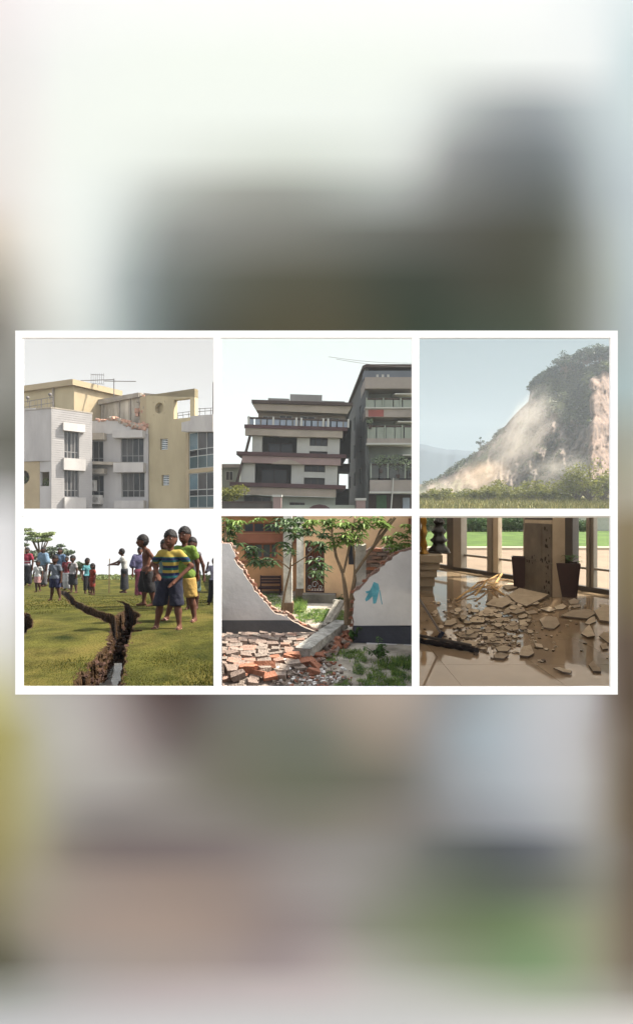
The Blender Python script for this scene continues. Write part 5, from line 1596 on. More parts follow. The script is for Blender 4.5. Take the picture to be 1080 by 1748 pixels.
# grime streaks at the broken pillar end
m_pil = mat('pillar_weathered', S(176, 174, 164), 0.95, 0.25, 3, 0.3, 14, col2=S(208, 204, 194))

# --- house behind
m_or = mat('house_orange', S(176, 132, 92), 0.92, 0.18, 1.2, 0.2, 10)
m_or2 = mat('house_peach', S(206, 170, 132), 0.92, 0.16, 1.0, 0.2, 10)
m_br = mat('house_brown_band', S(134, 88, 68), 0.92, 0.2, 1.5)
m_dkw = mat('window_dark', S(38, 42, 52), 0.3, 0.3, 2, spec=.5)
m_gw = mat('window_greenish', S(70, 78, 76), 0.3, 0.3, 2, spec=.5)
m_plinth = mat('plinth_mossy', S(104, 100, 92), 0.95, 0.35, 2.0, 0.3, 12)
hs = thing('house', Vector((0, 14.5, -H5)), 'orange and brown house with a veranda behind the broken wall', 'house')
fH = Fac(5, (17, 14.2), (480, 14.2))
ZT = -0.06
hol = [fH.rect(150, 62, 346, 116), fH.rect(157, 170, 330, 252)]
mb = MB(); fH.wall(mb, (0, fH.L, -H5, ZT), hol, .2); mb.build('wall', m_or, hs)
window(fH, hol[0], [0, .28, .56, 1], [0, 1], hs, m_br, m_dkw, .08, .04)
window(fH, hol[1], [0, .28, .55, .8, 1], [0, 1], hs, m_br, m_gw, .06, .05)
mb = MB(); fH.cbox(mb, (120, 120, 480, 168), 0, .16); mb.build('band', m_br, hs)
mb = MB(); fH.cbox(mb, (100, 262, 360, 272), 0, .08); mb.build('sill', m_br, hs)
fP = Fac(5, (470, 12.7), (1064, 12.4))
gate = fP.rect(478, 165, 578, 432); door2 = fP.rect(705, 150, 735, 285)
mb = MB(); fP.wall(mb, (0.0, fP.L, -H5, ZT), [gate, door2], .2); mb.build('wall', m_or2, hs)
mb = MB(); fP.cbox(mb, (470, 432, 640, 490), 0.0, .3); mb.build('plinth', m_plinth, hs)
mb = MB(); fP.box(mb, (gate[0] - .1, gate[1] + .1, gate[2], gate[3]), -.9, -.7); mb.build('porch_wall', m_br, hs)
mb = MB(); fP.cbox(mb, (1020, 40, 1064, 95), -.1, .02); mb.build('shutter', m_br, hs)
mb = MB(); fP.box(mb, (door2[0], door2[1], door2[2], door2[3]), -.2, -.12); mb.build('door', m_dkw, hs)
mb = MB(); fP.box(mb, (-.02, .0, -H5, ZT), -1.7, -.2); mb.build('wall', m_or, hs)
mb = MB(); mb.hexa([(xr(372, 14), 14, ZT), (xr(708, 12.3), 12.3, ZT), (xr(708, 17), 17, ZT), (xr(372, 17), 17, ZT), (xr(372, 14), 14, ZT + .05), (xr(708, 12.3), 12.3, ZT + .05), (xr(708, 17), 17, ZT + .05), (xr(372, 17), 17, ZT + .05)]); mb.build('roof', m_br, hs)
# metal gate with white scrollwork
gt = MB()
m_wht = mat('gate_white', S(150, 150, 146), .6, .08); m_gdk = mat('gate_dark', S(60, 44, 42), .6, .1)
gr = MB(); fP.wall(gr, gate, [(gate[0] + .04, gate[1] - .04, gate[2] + .04, gate[3] - .04)], .05, -.04); 
for k in range(1, 7):
    u = gate[0] + (gate[1] - gate[0]) * k / 7
    fP.box(gr, (u - .01, u + .01, gate[2] + .05, gate[3] - .05), -.08, -.06)
gobj = gr.build('gate', m_gdk, hs)
for (cx, cy, r) in ((505, 255, 14), (548, 255, 14), (527, 300, 20), (505, 345, 15), (550, 345, 15), (527, 390, 17), (500, 205, 11), (553, 205, 11), (500, 405, 10), (556, 405, 10)):
    mb = MB(); n = 18; u, z = fP.uz(cx, cy); rr = r * K / F * 12.6
    mb.tube([fP.pt(u + rr * math.cos(a) * (1 - i * .03), z + rr * 1.15 * math.sin(a) * (1 - i * .03), -.03) for i, a in enumerate([j * 2 * math.pi / n for j in range(n + 3)])], .011, 6)
    mb.build('scroll', m_wht, gobj)
# bench on the veranda
bn = thing('veranda_bench', fH.pt(fH.uz(300, 420)[0], -H5, .4), 'dark red slatted bench on the veranda of the orange house', 'bench')
m_bn = mat('bench_dark', S(52, 34, 34), .7, .2, 3)
for c, o0, o1 in (((246, 336, 352, 348), .25, .29), ((246, 351, 352, 362), .26, .3), ((246, 365, 352, 376), .27, .31), ((244, 388, 356, 396), .3, .62)):
    mb = MB(); fH.cbox(mb, c, o0, o1); mb.build('slat', m_bn, bn)
for cx in (246, 348):
    mb = MB(); fH.cbox(mb, (cx, 334, cx + 6, 428), .22, .26); fH.cbox(mb, (cx, 397, cx + 6, 428), .55, .6); mb.build('leg', m_bn, bn)
mb = MB(); fH.cbox(mb, (215, 425, 362, 436), .0, .7); mb.build('veranda_step', m_plinth, hs)
# veranda pillars
for (x0, x1, yb, d, lb) in ((362, 408, 545, 11.1, 'pale square pillar nearer to the gap in the wall'), (432, 474, 470, 12.75, 'second pale pillar beside the patterned gate')):
    fp = Fac(5, (x0, d), (x1, d)); mb = MB(); fp.box(mb, (0, fp.L, -H5, -.09), -fp.L, 0); o = mb.build('pillar_shaft', m_pil)
    t = thing('veranda_pillar', fp.pt(fp.L / 2, -H5), lb, 'pillar'); attach(o, t)
    mb = MB(); fp.box(mb, (-.03, fp.L + .03, -H5, fp.uz(x0, yb - 60)[1]), -fp.L - .03, .03); mb.build('base', mat('pillar_base_brown', S(110, 90, 72), .95, .3, 4), t)
# broken pillar and brick wall behind the right wall
fq = Fac(5, (738, 9.2), (800, 9.2)); mb = MB(); fq.poly(mb, [(738, 640), (740, 195), (752, 178), (784, 184), (798, 176), (796, 640)], -.25, 0)
t = thing('broken_pillar', fq.pt(fq.L / 2, -H5), 'weathered white pillar stump rising behind the right wall', 'pillar'); o = mb.build('shaft', m_pil, t)
fz = Fac(5, (796, 9.75), (1064, 9.75))
t = thing('brick_wall', fz.pt(fz.L / 2, -H5), 'raw broken brick wall behind the right wall', 'wall')
mb = MB(); fz.poly(mb, [(796, 640), (796, 215), (830, 190), (880, 200), (930, 180), (985, 195), (1064, 240), (1064, 640)], -.2, -.06); mb.build('mortar_core', BR[3], t)
z = fz.uz(900, 345)[1]; row = 0
while z < fz.uz(900, 205)[1]:
    u = 0.02 + (.11 if row % 2 else 0)
    while u < fz.L * .75:
        brick(t, fz.pt(u + .1, z, -.05), (0, 0, rng.gauss(0, .03)), (1, 1, .95), rng.choice([0, 1, 1, 3])); u += .215
    z += .078; row += 1

# --- collapsed wall lying in courses on the ground
fw = thing('fallen_wall', g5(220, 780), 'collapsed stretch of brick wall lying in broken courses on the ground', 'wall')
hv, hf = [], []
nxh, nyh = 30, 26
def heap(cx, y):
    e = min(1, max(0, (cx - 0) / 40)) * min(1, max(0, (np.interp(y, [6.2, 6.8, 7.6, 9.4], [300, 470, 500, 600]) - cx) / 90)) * min(1, max(0, (y - 6.15) / .5))
    return (0.05 + 0.10 * min(1, max(0, (8.9 - y) / 1.1))) * e * (0.75 + .35 * mnoise.noise(Vector((cx * .013, y * 1.7, 2))))
for j in range(nyh + 1):
    y = 5.9 + 3.4 * j / nyh
    for i in range(nxh + 1):
        cx = 8 + 640 * i / nxh
        hv.append((xr(366 + K * cx, y), y, -H5 - .03 + heap(cx, y) + .03 * mnoise.noise(Vector((cx * .05, y * 5, 0)))))
for j in range(nyh):
    for i in range(nxh):
        a = j * (nxh + 1) + i; hf.append((a, a + 1, a + nxh + 2, a + nxh + 1))
mesh_obj('mortar_bed', hv, hf, BR[2], fw)
y = 8.95; row = 0; nb = 0
while y > 6.3:
    cx = 22 + (row % 2) * 18
    lim = np.interp(y, [6.2, 6.8, 7.6, 9.4], [215, 400, 460, 545])
    while cx < lim:
        st = .215 * F / (K * y)
        x = xr(366 + K * cx, y)
        gap = mnoise.noise(Vector((cx * .02, y * 1.5, 8)))
        if gap > -.38:
            jx = .5 + .9 * max(0, (8.2 - y) / 2)
            brick(fw, Vector((x, y + rng.gauss(0, .02) * jx, -H5 + heap(cx, y) + .01 + rng.uniform(-.02, .06) * jx)),
                  (rng.gauss(.16, .14) * jx, rng.gauss(0, .14) * jx, rng.gauss(.04, .16) * jx), (rng.uniform(.6, 1.1), rng.uniform(.8, 1.2), rng.uniform(.9, 1.1 + .6 * max(0, min(1, (8.6 - y))))), rng.choice([2, 2, 2, 2, 3, 3, 3, 3, 1, 1, 0] if y < 7.4 else [2, 2, 2, 2, 2, 3, 3, 3, 3, 3, 1, 1])); nb += 1
        cx += st * rng.uniform(.95, 1.1)
    y -= .165; row += 1
# rubble under the fallen beam
for k in range(46):
    cx = rng.uniform(520, 720); cy = np.interp(cx, [520, 720], [800, 650]) + rng.uniform(-12, 55)
    p0 = g5(cx, cy)
    brick(fw, p0 + Vector((0, 0, .04 + rng.uniform(0, .06))), (rng.gauss(0, .5), rng.gauss(0, .5), rng.uniform(0, 6)), rng.uniform(.45, .95), rng.choice([0, 0, 1, 2]))
loose = [((118, 858), 1.05, 3, 'dusty broken brick at the front left of the rubble'), ((170, 893), 1.15, 0, 'bright orange brick lying nearest to the frame bottom'), ((262, 880), 1.3, 0, 'long orange brick with a mortar top in front of the rubble'),
         ((240, 912), .9, 0, 'small orange brick half cut by the frame bottom'), ((412, 815), 1.0, 0, 'orange brick in front of the beam end'), ((480, 815), 1.15, 0, 'orange brick right under the fallen beam end'),
         ((522, 862), .85, 0, 'orange brick fragment on bare ground beside the rubble'), ((340, 890), .8, 2, 'grey mortar lump at the front of the rubble'), ((445, 860), .75, 2, 'pale mortar chunk on the ground before the beam')]
for (c, s, tint, lb) in loose:
    p0 = g5(*c)
    o = brick(None, p0 + Vector((0, 0, .05 + heap(c[0], p0.y))), (rng.gauss(0, .2), rng.gauss(0, .2), rng.uniform(-.6, .6)), s * 1.15, tint)
    tag(o, lb, 'brick', 'loose bricks in front of the collapsed wall')
mb = MB()
for k in range(500):
    cx, cy = rng.uniform(40, 720), rng.uniform(800, 930)
    if rng.random() < .5: cx, cy = rng.uniform(330, 640), rng.uniform(760, 930)
    p0 = g5(cx, cy); s = rng.uniform(.012, .045)
    mb.box(p0 + Vector((0, 0, s * .3 + heap(cx, p0.y))), (s * 1.4, s, s * .7), Matrix.Rotation(rng.uniform(0, 6), 3, 'Z') @ Matrix.Rotation(rng.gauss(0, .4), 3, 'X'), rng.choice([0, 1, 1, 2]))
tag(mb.build('rubble', [BR[0], BR[2], m_plast]), 'small chips of brick and mortar strewn on the ground', 'rubble', kind='stuff')
# --- fallen concrete beam and the two beams behind it
m_beam = mat('beam_concrete', S(122, 120, 114), .95, .35, 5, .5, 20, col2=S(160, 158, 150), stretch=(1, 1, 1))
m_post = mat('post_weathered', S(122, 118, 108), .95, .3, 5, .4, 20)
def beam(p0, p1, w, h, name, label, m=m_beam):
    ax = (p1 - p0).normalized(); side = ax.cross(Vector((0, 0, 1))).normalized(); up = side.cross(ax)
    mb = MB(); n = 10; ring = []
    for k in range(n + 1):
        c = p0.lerp(p1, k / n)
        jw, jh = w * (1 + rng.uniform(-.06, .06)), h * (1 + rng.uniform(-.06, .06))
        ring += [c - side * jw / 2, c + side * jw / 2, c + side * jw / 2 + up * jh, c - side * jw / 2 + up * jh]
    fs = [(3, 2, 1, 0), (n * 4, n * 4 + 1, n * 4 + 2, n * 4 + 3)]
    for k in range(n):
        for q in range(4):
            fs.append((k * 4 + q, k * 4 + (q + 1) % 4, (k + 1) * 4 + (q + 1) % 4, (k + 1) * 4 + q))
    mb.add(ring, fs)
    return tag(mb.build(name, m), label, 'beam')
beam(g5(462, 806) + Vector((0, 0, .10)), g5(668, 640) + Vector((0, 0, .09)), .27, .15, 'concrete_beam', 'long weathered concrete beam lying across the rubble')
beam(g5(575, 640) + Vector((0, 0, .06)), g5(650, 520) + Vector((0, 0, .16)), .10, .08, 'wooden_post', 'narrow pale post lying in the gap behind the beam', m_post)
beam(g5(600, 628) + Vector((0, 0, .06)), g5(672, 512) + Vector((0, 0, .1)), .12, .09, 'wooden_post', 'second pale post lying beside the tree trunk', m_post)
beam(g5(628, 505) + Vector((0, 0, .1)), g5(690, 512) + Vector((0, 0, .1)), .10, .08, 'wooden_post', 'short grey block lying behind the tree trunk')

# --- trees of the yard
m_bk = mat('bark_pale', S(122, 104, 80), .95, .25, 8, .4, 30)
lfM = [leafmat('leaf_mango', S(54, 72, 44), S(90, 112, 70), 4, .2), leafmat('leaf_bright', S(78, 102, 44), S(120, 142, 68), 4, .25)]
def sprays(mb, rng, c, n, size, mi, droop=.5):
    """rosette of long drooping leaves"""
    for k in range(n):
        a = 2 * math.pi * k / n + rng.uniform(-.2, .2)
        o = Vector((math.cos(a), math.sin(a), rng.uniform(-.2, .4) - droop * .5)).normalized()
        s = size * rng.uniform(.7, 1.2)
        side = o.cross(Vector((0, 0, 1))).normalized() * s * .16
        m1 = c + o * s * .5; tip = c + o * s + Vector((0, 0, -droop * s * .45))
        mb.add([c, m1 + side, tip, m1 - side], [(0, 1, 2, 3)], mi)
zcap = lambda y: .004 * y
def yard_tree(name, label, stems, clumps, d, lsize, mi, rosette=True):
    b0 = C(5, stems[0][0][0], stems[0][0][1], d)
    t = thing(name, Vector((b0.x, d, -H5)), label, 'tree')
    tk, lf = MB(), MB()
    for st in stems:
        pts = [C(5, cx, cy, d + dd) for cx, cy, r, dd in [(q + (0,) if len(q) == 3 else q) for q in st]]
        tk.tube(pts, [q[2] * K / F * d for q in st], 8)
    for (cx, cy, rw, rh, n, k) in clumps:
        c = C(5, cx, cy, d + rng.uniform(-.35, .35)); s = K / F * d
        for _ in range(n):
            p0 = c + Vector((rng.gauss(0, .5) * rw * s, rng.gauss(0, .3) * rw * s, rng.gauss(0, .5) * rh * s))
            p0.z = min(p0.z, zcap(p0.y) - .05)
            sprays(lf, rng, p0, 7, lsize, k, .6 if rosette else .3)
    lf.v = [Vector((min(max(v.x, xr(369, v.y)), xr(711, v.y)), v.y, min(v.z, zcap(v.y)))) for v in lf.v]
    lf.build('crown', lfM, t); tk.build('trunk', m_bk, t)
yard_tree('sapling', 'slim sapling with drooping dark leaves in the gap of the wall', [[(352, 536, 7), (372, 420, 6), (398, 310, 5), (408, 220, 4), (412, 120, 3), (415, 40, 2)], [(400, 310, 4), (340, 260, 3), (230, 265, 2)], [(404, 290, 4), (470, 250, 3), (545, 185, 2)]],
          [(205, 195, 40, 18, 5, 0), (235, 265, 50, 24, 7, 0), (300, 255, 40, 24, 6, 0), (190, 240, 24, 22, 4, 0), (370, 200, 40, 40, 8, 0), (400, 110, 50, 40, 10, 0), (560, 180, 36, 34, 8, 0), (560, 270, 34, 40, 8, 0), (545, 330, 28, 22, 5, 0), (500, 120, 50, 36, 9, 0), (350, 60, 60, 30, 9, 0), (450, 50, 60, 24, 9, 0), (520, 60, 50, 26, 8, 1)], 10.4, .20, 0)
yard_tree('yard_tree', 'multi-stemmed tree with bright leaves beside the right wall', [[(700, 600, 19), (698, 520, 16), (690, 430, 12), (676, 330, 9), (640, 240, 8), (622, 140, 7), (612, 40, 6)], [(704, 590, 16), (718, 480, 13), (738, 360, 10), (735, 220, 8), (722, 120, 7), (740, 40, 5)], [(680, 325, 7), (705, 210, 6), (730, 80, 5), (770, 40, 4)],
          [(738, 330, 7), (820, 210, 9), (880, 130, 9), (950, 36, 8)], [(830, 205, 7), (870, 110, 6), (930, 40, 5)]],
          [(600, 60, 60, 24, 12, 1), (680, 60, 60, 30, 14, 1), (760, 70, 60, 36, 14, 1), (820, 60, 60, 30, 14, 1), (690, 130, 50, 36, 12, 1), (640, 170, 36, 30, 8, 1), (770, 130, 60, 36, 12, 1), (880, 60, 50, 26, 10, 1), (910, 150, 50, 30, 8, 1), (960, 120, 44, 34, 8, 1), (1000, 170, 36, 24, 7, 1), (1010, 100, 26, 26, 4, 1), (930, 190, 36, 20, 5, 1), (590, 110, 44, 28, 9, 0)], 9.0, .15, 1)
yard_tree('yard_tree', 'dark leafed tree at the top left corner behind the wall', [[(64, 520, 10), (60, 300, 8), (56, 60, 6)]], [(60, 70, 50, 46, 16, 0), (100, 110, 40, 40, 9, 0), (60, 150, 40, 30, 9, 0), (125, 165, 22, 20, 4, 0), (215, 40, 30, 14, 4, 1), (110, 55, 36, 30, 6, 1)], 9.8, .17, 0)
# --- weeds and grass
ml_w = leafmat('leaf_weed', S(56, 84, 44), S(92, 124, 64), 5); ml_w2 = leafmat('leaf_weed_light', S(92, 118, 50), S(140, 160, 80), 5)
for (cx, cy, r, h, n, m, lb) in ((745, 690, .2, .32, 90, ml_w, 'dark green weed at the end of the right wall'), (862, 778, .2, .34, 90, ml_w, 'dark green leafy weed in front of the right wall'), (650, 478, .25, .25, 70, ml_w, 'green plant at the foot of the house plinth')):
    t = thing('weed', g5(cx, cy), lb, 'weed'); mb = MB(); st = MB(); b0 = g5(cx, cy)
    for k in range(9):
        tip = b0 + Vector((rng.gauss(0, r * .6), rng.gauss(0, r * .5), h * rng.uniform(.4, 1)))
        st.tube([b0, b0.lerp(tip, .5) + Vector((0, 0, .03)), tip], [.008, .006, .003], 5)
        for q in range(n // 9):
            sprays(mb, rng, b0.lerp(tip, rng.uniform(.35, 1)), 3, .085, 0, .5)
    mb.build('foliage', m, t); st.build('stems', m, t)
mb = MB()
def patch(x0, y0, x1, y1, n, h, prob=None):
    for k in range(n):
        cx, cy = rng.uniform(x0, x1), rng.uniform(y0, y1)
        if mnoise.noise(Vector((cx * .018, cy * .03, 4))) < (-.05 if prob is None else prob): continue
        p0 = g5(cx, cy)
        if rng.random() < .55: blades(mb, rng, p0, 5, h, .05, rng.choice([0, 1]), .006)
        else: sprays(mb, rng, p0 + Vector((0, 0, h * .4)), 5, .055, rng.choice([0, 1]), .3)
patch(590, 740, 800, 800, 200, .08, -.1); patch(740, 800, 1062, 935, 560, .10, -.08); patch(880, 780, 1062, 870, 300, .10, -.05); patch(600, 850, 780, 935, 200, .05, .15)
patch(410, 470, 480, 540, 260, .16, -1); patch(415, 520, 680, 590, 900, .07, -.3); patch(220, 440, 350, 540, 500, .06, -.4); patch(110, 720, 180, 760, 40, .05, -1)
tag(mb.build('weeds', [ml_w, ml_w2]), 'low grass and weeds on the yard ground', 'weeds', kind='stuff')
# ================================================================ lower right view: hotel lobby with fallen plaster
rng = random.Random(61)
H6 = 1.5
def g6(cx, cy): return G(6, cx, cy, H6)
fW = Fac(6, (225, 12.2), (1040, 8.53))
m_tile = mat('floor_tile_beige', S(142, 121, 97), 0.05, 0.10, 1.3, spec=0.65, detail=3)
m_grout = mat('floor_grout', S(92, 80, 68), .8, .1)
m_marble = mat('column_marble_shaded', S(84, 76, 67), 0.30, 0.25, 1.8, spec=.4, col2=S(104, 94, 83))  # column front: its shade is put into a darker marble colour
m_marb2 = mat('column_marble_lit_cream', S(176, 160, 138), 0.22, 0.12, 1.6, spec=.5)  # window-lit side of the same marble; also cream band and mullion strip
m_cream = mat('pedestal_cream', S(152, 138, 118), 0.4, 0.12, 2, spec=.4)
m_alu = mat('frame_aluminium', S(122, 114, 104), .45, .08, metal=.2)
m_aluD = mat('frame_dark', S(66, 60, 56), .5, .1)
m_glass = glassmat('lobby_glass', (.93, .95, .94))
m_lobw = mat('lobby_wall', S(132, 120, 106), .8, .08)
def xr6(px, y): return (px - 540) / F * y
# floor slab and tiles
fl6 = MB(); fl6.add([(xr6(708, 3.68), 3.68, -H6 - .012), (xr6(1056, 3.68), 3.68, -H6 - .012), (fW.pt(fW.uz(1088, 0)[0], 0).x, fW.pt(fW.uz(1088, 0)[0], 0).y, -H6 - .012), (fW.pt(fW.uz(8, 0)[0], 0).x, fW.pt(fW.uz(8, 0)[0], 0).y, -H6 - .012)], [(0, 1, 2, 3)])
flo = tag(fl6.build('floor', m_grout), kind='structure')
def clip(poly, a, n):
    out = []
    for k in range(len(poly)):
        p0, p1 = poly[k], poly[(k + 1) % len(poly)]
        d0, d1 = (p0 - a).dot(n), (p1 - a).dot(n)
        if d0 >= 0: out.append(p0)
        if (d0 >= 0) != (d1 >= 0): out.append(p0.lerp(p1, d0 / (d0 - d1)))
    return out
ts = .9
sl, sr = (709 - 540) / F, (1058 - 540) / F
for i in range(0, 9):
    for j in range(0, 12):
        x, y = .35 + i * ts, 3.7 + j * ts
        g_ = .0015
        poly = [Vector((x + g_, y + g_)), Vector((x + ts - g_, y + g_)), Vector((x + ts - g_, y + ts - g_)), Vector((x + g_, y + ts - g_))]
        poly = clip(poly, Vector((0, 0)), Vector((1, -sl)))
        if len(poly) > 2: poly = clip(poly, Vector((0, 0)), Vector((-1, sr)))
        if len(poly) > 2: poly = clip(poly, fW.a, fW.n)
        if len(poly) < 3: continue
        mb = MB(); mb.prism([(q.x, q.y, -H6 - .01) for q in poly], (0, 0, .01)); mb.build('floor_tile', m_tile, flo)
def light_diffuser(name, col):
    m = bpy.data.materials.new(name); m.use_nodes = True; nt = m.node_tree
    nt.nodes.remove(nt.nodes['Principled BSDF'])
    t = nt.nodes.new('ShaderNodeBsdfTranslucent'); t.inputs[0].default_value = (*col, 1)
    nt.links.new(t.outputs[0], nt.nodes['Material Output'].inputs[0])
    return m
# side walls and an added low roof, translucent to brighten the lobby (its edge lies behind the middle bar of the frame)
uL, uR = fW.uz(8, 0)[0], fW.uz(1092, 0)[0]
pL, pR = fW.pt(uL, 0), fW.pt(uR, 0)
mb = MB(); mb.hexa([(xr6(706, 3.68), 3.68, -H6), (xr6(708.5, 3.68), 3.68, -H6), (pL.x, pL.y, -H6), (pL.x - .06, pL.y, -H6), (xr6(706, 3.68), 3.68, -.05), (xr6(708.5, 3.68), 3.68, -.05), (pL.x, pL.y, -.05), (pL.x - .06, pL.y, -.05)])
tag(mb.build('lobby_wall_left', m_lobw), kind='structure')
mb = MB(); mb.hexa([(xr6(1058, 3.68), 3.68, -H6), (xr6(1064, 3.68), 3.68, -H6), (pR.x + .12, pR.y, -H6), (pR.x + .02, pR.y, -H6), (xr6(1058, 3.68), 3.68, -.05), (xr6(1064, 3.68), 3.68, -.05), (pR.x + .12, pR.y, -.05), (pR.x + .02, pR.y, -.05)])
tag(mb.build('lobby_wall_right', m_lobw), kind='structure')
mb = MB(); mb.hexa([(xr6(706, 3.68), 3.68, -.045), (xr6(1064, 3.68), 3.68, -.045), (pR.x, pR.y, -.045), (pL.x, pL.y, -.045), (xr6(706, 3.68), 3.68, -.005), (xr6(1064, 3.68), 3.68, -.005), (pR.x, pR.y, -.005), (pL.x, pL.y, -.005)])
tag(mb.build('lobby_diffuser_roof', light_diffuser('roof_light_diffuser', (.44, .42, .39))), kind='structure')
# glazed front
gz_ = thing('glazed_front', fW.pt(fW.L / 2, -H6), 'tall aluminium framed window front of the lobby', 'window')
Z0, Z1 = -H6, -.05
def fbox(name, cx0, cx1, o0, o1, m, z0=None, z1=None, parent=gz_):
    mb = MB(); fW.box(mb, (fW.uz(cx0, 0)[0], fW.uz(cx1, 0)[0], Z0 if z0 is None else z0, Z1 if z1 is None else z1), o0, o1); return mb.build(name, m, parent)
fbox('bottom_rail', 10, 1085, -.05, .06, m_aluD, -H6, -H6 + .085)
for a, b, m, o in ((196, 232, m_aluD, .10), (234, 276, m_alu, .13), (408, 432, m_alu, .10), (433, 460, m_marb2, .06), (596, 612, m_alu, .08), (820, 864, m_aluD, .12), (928, 944, m_alu, .08), (945, 962, m_alu, .05), (1066, 1082, m_alu, .08), (40, 52, m_alu, .06)):
    fbox('mullion', a, b, -.06, o, m, -H6 + .086)
for a, b, cy in ((277, 407, 240), (461, 595, 262), (865, 927, 300), (963, 1065, 312), (53, 195, 215)):
    u0, u1, z0, z1 = fW.rect(a, cy - 5, b, cy + 6)
    mb = MB(); fW.box(mb, (u0, u1, z0, z1), -.04, .04); mb.build('transom', m_alu, gz_)
for a, b in ((53, 195), (277, 407), (461, 595), (613, 819), (865, 927), (963, 1065)):
    fbox('pane', a, b, -.012, -.002, m_glass, -H6 + .087)
# column, cracked cladding
c0, c1, c2 = g6(737, 455), g6(597, 412), None
c0 = C(6, 737, 0, c0.y); c1 = C(6, 597, 0, c1.y)
dv = Vector((c1.x - c0.x, c1.y - c0.y)); nv = Vector((-dv.y, dv.x));
if nv.y < 0: nv = -nv
nv = nv.normalized()
_X = (704 + K * 802 - 540) / F
nv = nv * ((_X * c0.y - c0.x) / (nv.x - _X * nv.y))
p = [Vector((c0.x, c0.y)), Vector((c0.x + nv.x, c0.y + nv.y)), Vector((c1.x + nv.x, c1.y + nv.y)), Vector((c1.x, c1.y))]
col6 = thing('lobby_column', Vector((c0.x, c0.y, -H6)), 'square marble-clad lobby column with cracked cladding and a shade-darkened front', 'column')
mb = MB(); mb.prism([(q.x, q.y, -H6) for q in p], (0, 0, H6 - .05)); mb.build('core', m_marb2, col6)
fC = Fac(6, (597, c1.y), (737, c0.y))
# cladding slabs on the front face with open joints
zc = [-H6 + .003, fC.uz(660, 262)[1], fC.uz(660, 66)[1]]
for k in range(2):
    for a, b in ((.004, .66), (.665, .996)):
        mb = MB(); fC.box(mb, (fC.L * a, fC.L * b, zc[k] + .004, zc[k + 1] - .003), .002, .022 + .006 * rng.random()); mb.build('cladding_slab', m_marble, col6)
mb = MB(); fC.box(mb, (.0, fC.L, zc[2], fC.uz(660, 48)[1]), .002, .026); mb.build('cream_band', m_marb2, col6)
mb = MB(); fC.box(mb, (.0, fC.L, fC.uz(660, 47)[1], -.052), .002, .02); mb.build('dark_band', m_aluD, col6)
m_scar = mat('cladding_scar', S(52, 47, 42), .9, .3, 6)
mb = MB()
for k in range(34):
    cx = 715 + rng.gauss(0, 7); cy = rng.uniform(66, 440)
    if rng.random() < .3: cx, cy = rng.uniform(610, 725), 262 + rng.gauss(0, 9)
    u, z = fC.uz(min(cx, 730), cy); s = rng.uniform(.01, .035)
    q = [(u + s * math.cos(a) * rng.uniform(.5, 1), z + s * 1.5 * math.sin(a) * rng.uniform(.5, 1)) for a in [i * math.pi / 3 for i in range(6)]]
    mb.prism([fC.pt(a, b, .030) for a, b in q], (fC.n.x * .002, fC.n.y * .002, 0))
tag(mb.build('chipped_patches', m_scar, col6), kind='stuff')
# planters
m_pl = mat('planter_brown', S(62, 44, 42), .45, .15, 3, spec=.4)
m_soil6 = mat('planter_soil', S(44, 36, 28), .95, .2)
def planter(cl, cr, cyb, cyt, lb, plant, back=.6):
    b = g6((cl + cr) / 2, cyb); d = b.y; s = K / F * d
    w = (cr - cl) * s * .80; h = (cyb - cyt) * s
    t = thing('planter', b, lb, 'planter')
    ctr = b + Vector((0, w * back, 0)); rot = Matrix.Rotation(math.radians(-24), 3, 'Z')
    def ring(r, z): return [ctr + rot @ Vector((sx * r, sy * r, z)) for sx, sy in ((-1, -1), (1, -1), (1, 1), (-1, 1))]
    mb = MB(); a, c = w * .36, w * .5
    R = ring(a, 0) + ring(c, h) + ring(c * .88, h) + ring(c * .86, h - .05)
    fs = [(3, 2, 1, 0)]
    for k in range(3):
        for q in range(4): fs.append((k * 4 + q, k * 4 + (q + 1) % 4, (k + 1) * 4 + (q + 1) % 4, (k + 1) * 4 + q))
    mb.add(R, fs); mb.build('pot', m_pl, t)
    mb = MB(); mb.add(ring(c * .87, h - .03), [(0, 1, 2, 3)]); mb.build('soil', m_soil6, t)
    if plant:
        mb = MB(); top = ctr + Vector((0, 0, h - .02)); st = MB()
        for k in range(26):
            tip = top + Vector((rng.gauss(0, .10), rng.gauss(0, .09), rng.uniform(.04, .16)))
            st.tube([top, tip], [.006, .003], 5)
            sprays(mb, rng, tip, 6, .065, 0, .3)
        pt_ = thing('potted_plant', top, 'small green leafy plant in the brown planter', 'plant'); mb.build('foliage', leafmat('leaf_lobby', S(48, 92, 40), S(92, 132, 64), 5), pt_); st.build('stems', m_soil6, pt_)
planter(752, 893, 452, 274, 'tapered brown planter in front of the right window pane', True, .12)
planter(535, 640, 412, 246, 'tapered brown planter half hidden behind the column', False)
# pedestal with two figures
pb = g6(105, 424)
ped = thing('pedestal', pb, 'cream stepped pedestal carrying the two statues', 'pedestal')
px0 = C(6, -60, 0, pb.y).x
def step(cx1, cyt, cyb, off, name='tier'):
    """box whose front lower right corner projects to cx1"""
    d = pb.y - off; x1 = C(6, cx1, 0, d).x; z0, z1 = C(6, 0, cyb, d).z, C(6, 0, cyt, d).z
    mb = MB(); mb.hexa([(px0, d, z0), (x1, d, z0), (x1 + .22, d + 1.2, z0), (px0 + .22, d + 1.2, z0), (px0, d, z1), (x1, d, z1), (x1 + .22, d + 1.2, z1), (px0 + .22, d + 1.2, z1)]); return mb.build(name, m_cream, ped)
step(108, 400, 424, .0, 'base'); step(116, 352, 399, .05); step(128, 312, 351, .1); step(142, 275, 311, .15); step(158, 236, 274, .22, 'top_slab')
zt6 = C(6, 0, 236, pb.y - .22).z
m_dk = mat('statue_dark', S(34, 32, 32), .35, .2, 5, spec=.5)
